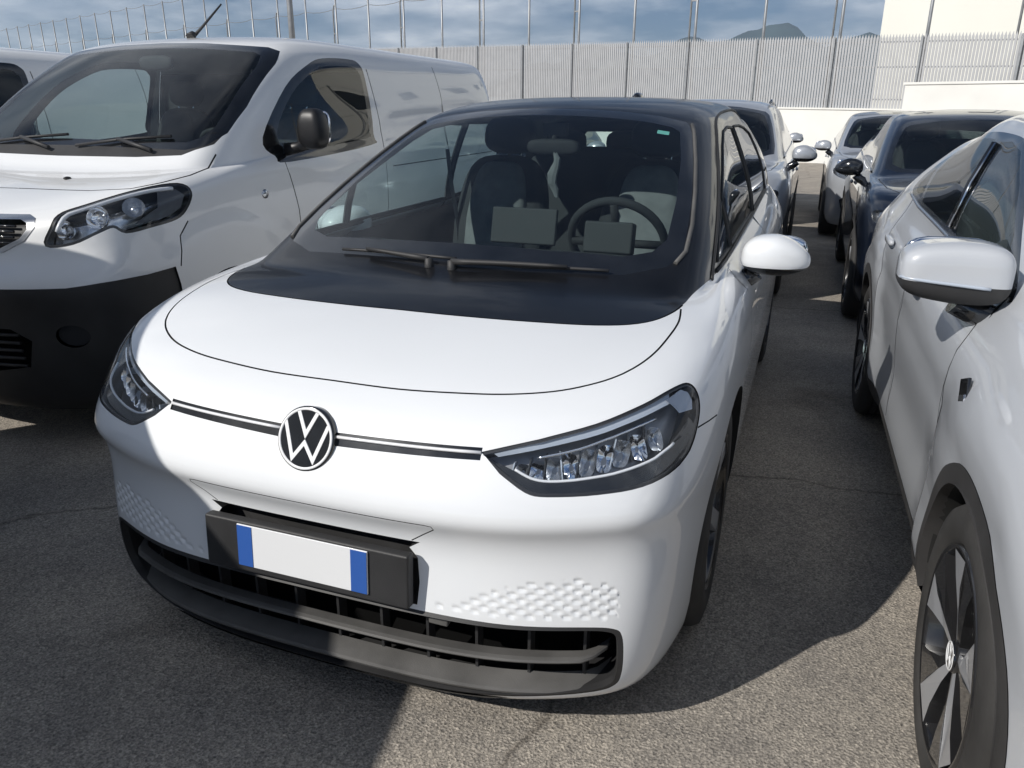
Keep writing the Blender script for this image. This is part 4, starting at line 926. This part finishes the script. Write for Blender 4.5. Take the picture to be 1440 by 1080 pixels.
# ------------------------------------------------------------------ crossovers
SXO = Skin(HX, 6, 6)
def make_crossover(loc, label, group, paint, wheel='plain', detail=False, name='crossover_car', black_roof=False, rails=False, cap=None, zs=1.0, glass='window_glass', ws_glass='windshield_glass', open_cabin=True):
    car = thing(name, loc, label, 'car', group); S = SXO
    p_ = Panels(S, .16 if detail else .25, .25 if detail else .34)
    F = lambda pts, st=.05: [S.front(x, z) for x, z in resample(pts, st, False)]
    def plan(pts, st=.06):
        r = [S.top(x, y) for x, y in resample(pts, st, False)]; r[0] = (0.0, r[0][1]); r[-1] = (0.0, r[-1][1]); return r+[(-u, v) for u, v in r[-2:0:-1]]
    p_.region('frit', plan([(0, 1.03), (.4, 1.05), (.62, 1.11), (.70, 1.20), (.69, 1.36), (.645, 1.62), (.59, 1.86), (.55, 1.91), (.3, 1.94), (0, 1.945)]))
    p_.region('windshield', plan([(0, 1.09), (.4, 1.11), (.59, 1.16), (.65, 1.24), (.645, 1.38), (.60, 1.62), (.55, 1.80), (.51, 1.84), (.3, 1.87), (0, 1.875)]))
    WF = [(1.50, 1.062), (2.30, 1.085), (2.42, 1.38), (2.28, 1.385), (2.10, 1.36), (1.86, 1.27), (1.62, 1.15)]
    WB = [(2.36, 1.087), (3.05, 1.11), (3.20, 1.24), (3.17, 1.29), (2.95, 1.35), (2.70, 1.385), (2.50, 1.385), (2.45, 1.33)]
    WQ = [(3.11, 1.115), (3.32, 1.135), (3.36, 1.16), (3.26, 1.245)]
    out = [(1.36, 1.035), (1.6, 1.052), (2.30, 1.068), (3.05, 1.092), (3.36, 1.118), (3.43, 1.16), (3.30, 1.265), (2.98, 1.372), (2.70, 1.405), (2.40, 1.408), (2.10, 1.385), (1.86, 1.295), (1.60, 1.17)]
    for sg in (1, -1):
        p_.region('win_trim', [S.side(y, z, sg) for y, z in spline(out, 4)])
        for k, w in (('front_win', WF), ('rear_win', WB), ('quarter_win', WQ)): p_.region(k, [S.side(y, z, sg) for y, z in resample(w, .05)])
    rg = [(S.half, S.back(.01, 1.14)[1])]+[S.back(x, z) for x, z in resample([(.06, 1.14), (.50, 1.14), (.43, 1.30), (.06, 1.32)], .06, False)]+[(S.half, S.back(.01, 1.32)[1])]
    p_.region('rear_glass', rg); p_.region('rear_glass', mir(rg))
    if black_roof:
        rp = [(u, 13.75) for u in np.linspace(-S.half, S.half, 60)]; p_.region('roof', rp+[(S.half, S.nv-1), (-S.half, S.nv-1)])
    # lamps, grille
    hl = [(.36, .72), (.40, .80), (.58, .84), (.74, .865), (.80, .85), (.79, .79), (.70, .745), (.50, .70)]
    hu = [S.front(x, z) for x, z in spline(hl, 4)]
    for q in (lambda p: p, mir): p_.region('lamp', q(hu))
    g = [(0, .80), (.34, .79), (.31, .73), (0, .72)]; r = F(g, .05); r[0] = (0.0, r[0][1]); r[-1] = (0.0, r[-1][1]); p_.region('grille', r+[(-u, v) for u, v in r[-2:0:-1]])
    g = [(0, .58), (.60, .57), (.70, .50), (.66, .36), (.50, .30), (0, .29)]; r = F(g, .05); r[0] = (0.0, r[0][1]); r[-1] = (0.0, r[-1][1]); p_.region('grille', r+[(-u, v) for u, v in r[-2:0:-1]])
    FA_, RA_, WR_ = .855, 3.41, .342; arch = {}
    # cladding along sill and round the wheel openings
    for sg in (1, -1):
        lo = [S.side(y, z, sg) for y, z in resample([(.50, .33), (1.30, .335), (2.9, .335), (3.9, .36)], .08, False)]; p_.region('cladding', lo+[(lo[-1][0], 0), (lo[0][0], 0)])
        for nm, yc in (('f', FA_), ('r', RA_)):
            a = arch_poly(S, yc, WR_, .424, sg, .31); p_.region('cladding', a+[(a[-1][0], 0), (a[0][0], 0)])
        for nm, yc in (('f', FA_), ('r', RA_)):
            a = arch_poly(S, yc, WR_, .378, sg, .29); arch[nm, sg] = a; p_.region('hole', a+[(a[-1][0], 0), (a[0][0], 0)])
        if detail:
            for pts in ([(1.40, 1.04), (1.37, .90), (1.36, .60), (1.38, .36)], [(2.33, 1.07), (2.34, .85), (2.34, .36)], [(3.26, 1.10), (3.22, .95), (3.05, .80), (2.98, .60), (2.95, .36)]):
                p_.band('seam', [S.side(y, z, sg) for y, z in resample(pts, .05, False)], .005)
    hs = [S.top(x, y) for x, y in resample([(0, .12), (.40, .17), (.62, .28), (.72, .50), (.745, .80), (.745, 1.02)], .05, False)]; hs[0] = (0.0, hs[0][1])
    p_.band('seam', [(-u, v) for u, v in hs[:0:-1]]+hs, .006)
    p_.run('body')
    def crease(P):
        y = P[:, 1]; z = P[:, 2]; ax = np.abs(P[:, 0]); sm = ax > .8; fw = np.clip((ax-.62)/.16, 0, 1); d = np.zeros(len(P))
        for yc in (FA_, RA_):
            r = np.hypot(y-yc, z-WR_); d = np.maximum(d, np.where((r < .62) & (z < 1.0), .020*np.clip((.62-r)/.10, 0, 1)*fw, 0))
        line = .80+.03*(y-1.2); d = d+np.where(sm & (y > .6) & (y < 3.9), -.006*np.clip(1-np.abs(z-(line-.05))/.05, 0, 1), 0)
        d = d+np.where(sm & (y > 1.2) & (y < 3.0), -.006*np.clip(1-np.abs(z-.52)/.13, 0, 1)*np.clip((y-1.2)/.2, 0, 1)*np.clip((3.0-y)/.2, 0, 1), 0)
        return d
    p_.mesh('body', 'body_shell', paint, car, disp=crease if detail else None)
    p_.bands('seam', 'panel_seam', 'seam_dark', car, -.002 if not detail else .0005)
    if black_roof: p_.mesh('roof', 'roof_panel', 'black_gloss', car)
    p_.mesh('frit', 'windshield_border', 'black_gloss', car); p_.mesh('windshield', 'windshield', ws_glass, car); p_.mesh('rear_glass', 'rear_window', 'privacy_glass', car)
    gr_ = p_.mesh('grille', 'grille', 'black_plastic', car, off=-.006); p_.mesh('cladding', 'wheel_arch_cladding', 'cladding', car, off=.0015, disp=crease if detail else None)
    for sg in (1, -1):
        p_.mesh('win_trim', 'window_trim', 'black_gloss', car, side=sg)
        for k, nm in (('front_win', 'front_door_window'), ('rear_win', 'rear_door_window'), ('quarter_win', 'rear_quarter_window')): p_.mesh(k, nm, glass, car, side=sg)
        lo = [S.side(y, z, sg) for y, z in resample([(1.40, 1.033), (1.6, 1.048), (2.30, 1.063), (3.05, 1.087), (3.38, 1.113)], .06, False)]; P, n = on(S, lo, .003)
        MB().tube([tuple(p) for p in P], .0065, 6).build('sill_strip', 'satin_chrome' if detail else 'black_gloss', car)
        # bright strip up the rear door frame
        if detail:
            P, n = on(S, [S.side(y, z, sg) for y, z in ((2.335, 1.09), (2.39, 1.24), (2.44, 1.37))], .006); MB().tube([tuple(p) for p in P], .014, 6).build('door_pillar_trim', 'black_gloss', car)
            P, n = on(S, [S.side(y, z, sg) for y, z in ((2.315, 1.09), (2.372, 1.24), (2.425, 1.37))], .010); MB().tube([tuple(p) for p in P], .004, 6).build('pillar_chrome', 'chrome', car)
        e = p_.mesh('lamp', 'headlight', 'lamp_glass', car, side=sg); p_.mesh('lamp', 'housing', 'lamp_silver', e, off=-.03, side=sg)
        P, n = on(S, hu if sg > 0 else mir(hu)); MB().strip(P, P-n*.03, True).build('housing_wall', 'lamp_dark', e)
        for x, z in ((.50, .77), (.64, .80)):
            P, n = on(S, [S.front(sg*x, z)], -.01); blob(tuple(P[0]), (.045, .02, .03), (2.5, 2.5), 16, 8).build('projector', 'chrome', e)
        for nm, yc in (('f', FA_), ('r', RA_)):
            P, n = on(S, arch[nm, sg], .024 if detail else .008); P2, _ = on(S, arch[nm, sg], -.03); MB().strip(P, P2).build('arch_lip', 'cladding', car)
            well(S, arch[nm, sg], yc, WR_, .32, sg, car); tw_ = make_wheel(car, (sg*.772, yc, WR_), WR_, .215, sg, wheel, detail=detail, rimr=.245)
            if detail: emblem_on(tw_, Vector((sg*.1075*.85, 0, 0)), Matrix(((0, 0, sg), (sg, 0, 0), (0, 1, 0))), .034, .004)
        # door handles
        for y, z in ((2.12, .905), (3.02, .935)):
            P, n = on(S, [S.side(y, z, sg)], .018); blob(tuple(P[0]), (.014, .11, .016), (3, 3), 14, 8).build('door_handle', paint, car)
        # mirrors
        if detail:
            c = (sg*.905, 1.41, 1.095); sh = lambda x, y, z: (x, y-.16*x*x, z*(1-.18*max(0, x))+.03*x)
            M = Matrix.Scale(-1, 3, Vector((1, 0, 0))) if sg < 0 else Matrix.Identity(3)
            zone = lambda x, y, z: 1 if z < -.25 else 0
            o = split_blob(car, c, (.128, .085, .078), (4.2, 3.6), sh, zone, ('door_mirror', 'mirror_underside'), (cap or paint, 'black_plastic'), M)
            MB().tube([(c[0]-sg*.02, c[1], c[2]-.075), (c[0]-sg*.075, c[1], c[2]-.105), (c[0]-sg*.14, c[1]+.0, c[2]-.125), (c[0]-sg*.165, c[1], c[2]-.135)], [.036, .034, .032, .04], 14, sx=1.1).build('mirror_arm', 'black_gloss', o[0])
            ind = [Vector((c[0]+sg*.135*a, c[1]-.085*(1-abs(a)**3)**(1/3)-.085*.16*a*a-.003, c[2]-.021+.010*a)) for a in np.linspace(-.55, .93, 12)]
            MB().tube(ind, .0042, 8).build('mirror_indicator', 'lamp_bar', o[0])
            blob((c[0], c[1]+.075, c[2]), (.115, .012, .075), (3.5, 3.5), 20, 10).build('mirror_glass', 'chrome', o[0])
        else: door_mirror(car, (sg*.945, 1.42, 1.06), sg, cap or paint, .105)
        if rails:
            P, n = on(S, [S.near((sg*.56, y, z)) for y, z in ((2.15, 1.45), (2.4, 1.47), (2.8, 1.47), (3.1, 1.43))], .035); MB().tube([tuple(p) for p in P], .014, 8).build('roof_rail', 'satin_chrome', car)
        A = []; B = []
        for y in np.linspace(1.4, 3.4, 16):
            p, _ = on(S, [S.side(y, 1.03+.03*(y-1.4), sg)], -.02); A.append(tuple(p[0])); B.append((p[0][0]-sg*.05, p[0][1], .5))
        MB().strip(A, B).build('door_lining', 'interior_dark', car)
    if detail:
        # small badge on the right front wing
        for sg in (1, -1):
            P, n = on(S, [S.side(1.13, .845, sg)], .004); c = Vector(P[0]); nn = Vector(n[0])
            rot = Matrix.Rotation(R(-20), 3, 'X'); b = MB().box(c, (.008, .075, .10), rot).build('wing_badge', 'black_gloss', car, bevel=.002)
            MB().box(c+Vector((sg*.005, 0, 0)), (.003, .05, .022), rot).build('badge_mark', 'satin_chrome', b)
    xs = np.linspace(-.62, .62, 13); mb = MB(); rows = [[(x, y+.12*abs(x/.62)**2.5, z) for x in xs] for y, z in ((1.08, 1.03), (1.25, 1.045), (1.42, 1.035), (1.5, 1.0), (1.52, .7))]
    for a, b in zip(rows, rows[1:]): mb.strip(a, b)
    mb.build('dashboard', 'interior_dark', car)
    for x in (-.35, .35): front_seat(car, x, 2.30, .66, 'seat_dark', 'interior_dark', .55, 18)
    rb = blob((0, 3.10, .92), (.60, .10, .34), (6, 4), 28, 12, Matrix.Rotation(R(-20), 3, 'X')).build('rear_bench', 'seat_dark', car)
    for x in (-.33, .33): blob((x, 3.2, 1.25), (.11, .05, .06), (3, 3), 16, 8).build('headrest', 'seat_dark', rb)
    MB().tube([Vector((.35, 1.68, 1.03))+Matrix.Rotation(R(-62), 3, 'X') @ Vector((.18*math.cos(a), .18*math.sin(a), 0)) for a in [2*math.pi*k/32 for k in range(32)]], .015, 8, True).build('steering_wheel', 'interior_dark', car)
    P, n = on(S, [(u, 0.0) for u in np.linspace(-S.half, S.half, 60)]); mb = MB().add([(p[0]*.97, p[1], .235) for p in P], [tuple(range(60))], False); mb.strip(P, [(p[0]*.97, p[1], .235) for p in P]); mb.build('underbody', 'underbody', car)
    car.scale = (1, 1, zs)
    return car
grey_x = make_crossover((2.325, -.51, 0), 'pale grey-white crossover with black wheel arches and two-tone bladed alloy wheels', None, 'light_grey_paint', 'blades', True)
grey_x.rotation_euler = (0, 0, .022)
blue_x = make_crossover((2.24, 4.2, 0), 'dark blue crossover parked behind the pale crossover with black wheel arches', 'crossovers parked behind', 'blue_paint', cap='black_gloss')
silver_x = make_crossover((.0, 4.80, 0), 'silver crossover with roof rails parked right behind the white hatchback', 'crossovers parked behind', 'silver_paint', rails=True, zs=1.06)
silver2 = copy_tree(silver_x); silver2.location = (-.20, 9.7, 0); silver2['label'] = 'silver crossover farther back, behind the roof-railed silver one'
far_s = make_crossover((2.06, 8.75, 0), 'silver crossover with black roof parked behind the dark blue one', 'crossovers parked behind', 'silver_paint', black_roof=True)
dark_b = copy_tree(blue_x); dark_b.location = (-2.95, 7.2, 0); dark_b.scale = (1, 1, 1.08); dark_b['label'] = 'dark blue crossover parked behind the white panel van'
# ------------------------------------------------------------------ ground, wall, fence, far things
def asphalt():
    m = bpy.data.materials.new('asphalt'); m.use_nodes = True; t = m.node_tree; b = t.nodes['Principled BSDF']; L = t.links.new
    co = N(t, 'ShaderNodeTexCoord')
    def noise(sc, det=4, ro=.6):
        n = N(t, 'ShaderNodeTexNoise'); n.inputs['Scale'].default_value = sc; n.inputs['Detail'].default_value = det; n.inputs['Roughness'].default_value = ro; L(co.outputs['Object'], n.inputs['Vector']); return n
    fine = noise(150, 3, .7); mid = noise(2.3, 6, .62); big = noise(.35, 3)
    vor = N(t, 'ShaderNodeTexVoronoi'); vor.inputs['Scale'].default_value = 110; L(co.outputs['Object'], vor.inputs['Vector'])
    r1 = N(t, 'ShaderNodeValToRGB'); r1.color_ramp.elements[0].position = .30; r1.color_ramp.elements[1].position = .72
    r1.color_ramp.elements[0].color = (.155, .147, .134, 1); r1.color_ramp.elements[1].color = (.66, .615, .55, 1); L(fine.outputs['Fac'], r1.inputs[0])
    st = N(t, 'ShaderNodeMixRGB', blend_type='MULTIPLY'); st.inputs[0].default_value = .8
    r2 = N(t, 'ShaderNodeValToRGB'); r2.color_ramp.elements[0].color = (.45, .45, .46, 1); r2.color_ramp.elements[1].color = (1.25, 1.22, 1.18, 1)
    L(vor.outputs['Color'], r2.inputs[0]); L(r1.outputs[0], st.inputs[1]); L(r2.outputs[0], st.inputs[2])
    m2 = N(t, 'ShaderNodeMixRGB', blend_type='MULTIPLY'); m2.inputs[0].default_value = 1
    r3 = N(t, 'ShaderNodeValToRGB'); r3.color_ramp.elements[0].position = .3; r3.color_ramp.elements[1].position = .7; r3.color_ramp.elements[0].color = (.72, .72, .73, 1); r3.color_ramp.elements[1].color = (1.12, 1.10, 1.06, 1)
    L(mid.outputs['Fac'], r3.inputs[0]); L(st.outputs[0], m2.inputs[1]); L(r3.outputs[0], m2.inputs[2])
    m3 = N(t, 'ShaderNodeMixRGB', blend_type='MULTIPLY'); m3.inputs[0].default_value = 1
    r4 = N(t, 'ShaderNodeValToRGB'); r4.color_ramp.elements[0].position = .35; r4.color_ramp.elements[1].position = .65; r4.color_ramp.elements[0].color = (.9, .9, .9, 1); r4.color_ramp.elements[1].color = (1.08, 1.06, 1.04, 1)
    L(big.outputs['Fac'], r4.inputs[0]); L(m2.outputs[0], m3.inputs[1]); L(r4.outputs[0], m3.inputs[2]); 
    # oil stains and hairline cracks
    sn = noise(1.1, 3, .5); sn.inputs['Distortion'].default_value = .6; r5 = N(t, 'ShaderNodeValToRGB'); r5.color_ramp.elements[0].position = .63; r5.color_ramp.elements[1].position = .73; r5.color_ramp.elements[0].color = (1, 1, 1, 1); r5.color_ramp.elements[1].color = (.62, .61, .60, 1); L(sn.outputs['Fac'], r5.inputs[0])
    m4 = N(t, 'ShaderNodeMixRGB', blend_type='MULTIPLY'); m4.inputs[0].default_value = 1; L(m3.outputs[0], m4.inputs[1]); L(r5.outputs[0], m4.inputs[2])
    wp = noise(1.7, 4); wa = N(t, 'ShaderNodeMixRGB', blend_type='ADD'); wa.inputs[0].default_value = .35; L(co.outputs['Object'], wa.inputs[1]); L(wp.outputs['Color'], wa.inputs[2])
    vc = N(t, 'ShaderNodeTexVoronoi', feature='DISTANCE_TO_EDGE'); vc.inputs['Scale'].default_value = .33; L(wa.outputs[0], vc.inputs['Vector'])
    r6 = N(t, 'ShaderNodeValToRGB'); r6.color_ramp.elements[0].position = .0; r6.color_ramp.elements[1].position = .0035; r6.color_ramp.elements[0].color = (.45, .44, .43, 1); r6.color_ramp.elements[1].color = (1, 1, 1, 1); L(vc.outputs['Distance'], r6.inputs[0])
    m5 = N(t, 'ShaderNodeMixRGB', blend_type='MULTIPLY'); m5.inputs[0].default_value = .8; L(m4.outputs[0], m5.inputs[1]); L(r6.outputs[0], m5.inputs[2]); L(m5.outputs[0], b.inputs['Base Color'])
    b.inputs['Roughness'].default_value = .9; b.inputs['Specular IOR Level'].default_value = .25
    ad = N(t, 'ShaderNodeMath', operation='MULTIPLY_ADD'); ad.inputs[1].default_value = .6; L(vor.outputs['Distance'], ad.inputs[0]); L(fine.outputs['Fac'], ad.inputs[2])
    bp = N(t, 'ShaderNodeBump'); bp.inputs['Strength'].default_value = .8; bp.inputs['Distance'].default_value = .006; L(ad.outputs[0], bp.inputs['Height']); L(bp.outputs[0], b.inputs['Normal'])
    MATS['asphalt'] = m
asphalt()
pmat('white_wall', (.74, .735, .70), .85, noise=(1.2, .05), bump=(40, .15, .004))
pmat('cream_wall', (.76, .755, .69), .85, noise=(.4, .03))
pmat('galvanised', (.30, .31, .32), .45, metal=.5, noise=(9, .1))
pmat('fence_white', (.40, .405, .415), .5, noise=(3, .06))
pmat('mountain_green', (.045, .075, .075), .95, noise=(.004, .35))
tag(MB().add([(-3990, -60, 0), (3990, -60, 0), (3990, 9000, 0), (-3990, 9000, 0)], [(0, 1, 2, 3)]).build('ground', 'asphalt'), kind='structure')
# boundary line: posts every 2.43 m, running away to the left
F0 = Vector((5.74, 24.0, 0)); FD = Vector((-.937, .35, 0)); FN = Vector((.35, .937, 0)); SP = 2.43
def fp(i, z=0, off=0): return F0+FD*(SP*i)+FN*off+Vector((0, 0, z))
ztop = lambda i: 3.43+.067*i
wtop = lambda i: 1.52+.03*i
MF = Matrix((FD, FN, Vector((0, 0, 1)))).transposed()
i0, i1 = -7, 34
mb = MB(); mb.prism([fp(i0, 0, -.12), fp(i1, 0, -.12), fp(i1, wtop(i1), -.12), fp(i0, wtop(i0), -.12)], FN*.24); wall = tag(mb.build('boundary_wall', 'white_wall'), 'low white plastered wall carrying the tall metal fence', 'wall')
mb = MB(); mb.prism([fp(i0, wtop(i0), -.15), fp(i1, wtop(i1), -.15), fp(i1, wtop(i1)+.05, -.15), fp(i0, wtop(i0)+.05, -.15)], FN*.30); mb.build('wall_coping', 'white_wall', wall)
fence = thing('metal_fence', fp(0, 1.5), 'tall pale metal fence of close upright bars on the low white wall', 'fence')
org = fp(0, 1.5)
bars = MB(); k = 0; xb = i0
NB = int((i1-i0)*SP/.085)
for q in range(NB):
    i = i0+q*.085/SP; b0 = fp(i, wtop(i)+.05)-org; hgt = ztop(i)-wtop(i)-.05
    bars.box(b0+Vector((0, 0, hgt/2)), (.060, .022, hgt), MF)
    if i < 14: bars.add([b0+MF @ Vector((-.027, 0, hgt)), b0+MF @ Vector((.027, 0, hgt)), b0+MF @ Vector((0, 0, hgt+.10))], [(0, 1, 2)], False)
bars = bars.build('fence_bars', 'fence_white', fence); bars['kind'] = 'stuff'
for f in (.12, .58, .93):
    a = [fp(i, wtop(i)+.05+(ztop(i)-wtop(i)-.05)*f, .012)-org for i in (i0, i1)]; MB().prism([a[0], a[1], a[1]+Vector((0, 0, .04)), a[0]+Vector((0, 0, .04))], FN*.03).build('fence_rail', 'galvanised', fence)
for i in range(i0, i1+1):
    MB().box(fp(i, (wtop(i)+ztop(i))/2+.03, -.045)-org, (.06, .06, ztop(i)-wtop(i)), MF).build('fence_post', 'galvanised', fence)
# tall poles with cables behind the fence
wires = []
for i in range(i0, i1+1):
    h = 7.7; o = thing('tall_pole', fp(i, 0, .35), 'thin galvanised pole rising high above the pale metal fence', 'pole', 'poles along the fence')
    MB().tube([(0, 0, 0), (0, 0, h)], [.055, .04], 8).build('shaft', 'galvanised', o)
    if i % 2 == 0:
        MB().tube([(.22*FD.x, .22*FD.y, 0), (.22*FD.x, .22*FD.y, h-1.7), (.12*FD.x, .12*FD.y, h-1.45), (0, 0, h-1.45)], .035, 6).build('brace', 'galvanised', o)
        MB().box((.11*FD.x, .11*FD.y, 5.0), (.24, .05, .05), MF).build('clamp', 'galvanised', o)
for z, mt in ((7.65, 'galvanised'), (6.1, 'galvanised')):
    pts = []
    for i in range(i0, i1):
        for q in range(4): pts.append(fp(i+q/4, z-.10*4*(q/4)*(1-q/4), .35))
    o = MB().tube([p-fp(0) for p in pts], .012, 4).build('cable', mt, None, fp(0)); tag(o, 'upper cable strung between the tall poles' if z > 7 else 'lower cable strung between the tall poles', 'cable')
# taller white wall in front of the fence at the right
mb = MB(); c = fp(.0, 0, -1.6); mb.box((0, 0, 1.1), (16, .3, 2.2), MF); mb.box((0, 0, 2.23), (16.1, .36, .06), MF)
blk = mb.build('wall_block', 'white_wall', None, c+FD*-5.8); tag(blk, 'taller white wall standing before the right end of the fence', 'wall')
# pale building behind the fence
bl = thing('pale_building', (12.8, 42, 0), 'large plain cream building behind the fence', 'building')
MB().box((0, 0, 6.5), (15.0, 16, 13), MF).build('wall', 'cream_wall', bl); MB().box((0, 0, 13.15), (15.3, 16.3, .3), MF).build('roof_edge', 'white_wall', bl)
for k in range(5): MB().box(MF @ Vector((-6+k*3, -8.02, 0))+Vector((0, 0, 9.5)), (1.2, .08, 1.4), MF).build('window', 'lamp_dark', bl)
# lamp mast far left
lm = thing('lamp_mast', (-14.6, 21, 0), 'tall lamp mast with floodlight heads beyond the vans', 'lamp post')
MB().tube([(0, 0, 0), (0, 0, 9)], [.11, .07], 8).build('mast', 'galvanised', lm)
MB().box((0, 0, 8.8), (1.2, .1, .1)).build('crossarm', 'galvanised', lm)
for x in (-.5, .5): MB().box((x, -.15, 8.7), (.4, .3, .18), Matrix.Rotation(R(25), 3, 'X')).build('floodlight', 'galvanised', lm, bevel=.02)
MB().box((.1, -.1, 5.2), (.25, .2, .5)).build('control_box', 'galvanised', lm)
# mountains
rnd = random.Random(8)
def ridge(name, x0, x1, y, peaks, seed):
    n = 90; m = 14; r = random.Random(seed); ph = [r.uniform(0, 6.28) for _ in range(8)]; mb = MB(); vs = []
    for j in range(m):
        f = j/(m-1)
        for i in range(n):
            x = x0+(x1-x0)*i/(n-1); h = sum(a*math.exp(-((x-c)/w)**2) for c, a, w in peaks)*(.96+.04*math.sin(x*.006+ph[0]))+8*math.sin(x*.021+ph[1])+5*math.sin(x*.05+ph[2])
            g = f if f < .6 else 1-(f-.6)*.8; g = g/.6 if f < .6 else g
            hh = max(-5, h*min(1, g)*(1+.10*math.sin(x*.013+f*9+ph[3])*(1-abs(f-.6))))
            vs.append((x+20*math.sin(f*7+ph[4]), y+900*f+30*math.sin(x*.01+ph[5]), hh))
    mb.add(vs, [(j*n+i, j*n+i+1, (j+1)*n+i+1, (j+1)*n+i) for j in range(m-1) for i in range(n-1)]); return tag(mb.build(name, 'mountain_green'), kind='structure')
ridge('mountain', -2600, 1900, 4200, [(-280, 412, 1400), (-490, 34, 110), (-215, 22, 90), (60, 14, 90), (900, 330, 420), (-1500, 120, 500)], 5)
# air between here and the mountains
hz = bpy.data.materials.new('air'); hz.use_nodes = True; t = hz.node_tree; t.nodes.clear(); ho = N(t, 'ShaderNodeOutputMaterial'); hv_ = N(t, 'ShaderNodeVolumePrincipled')
hv_.inputs['Color'].default_value = (.66, .82, 1.0, 1); hv_.inputs['Density'].default_value = 0.00014; hv_.inputs['Anisotropy'].default_value = .2; t.links.new(hv_.outputs[0], ho.inputs['Volume'])
haze = MB().box((0, 4470, 299), (7998, 9100, 602)).build('haze', hz); tag(haze, kind='stuff')
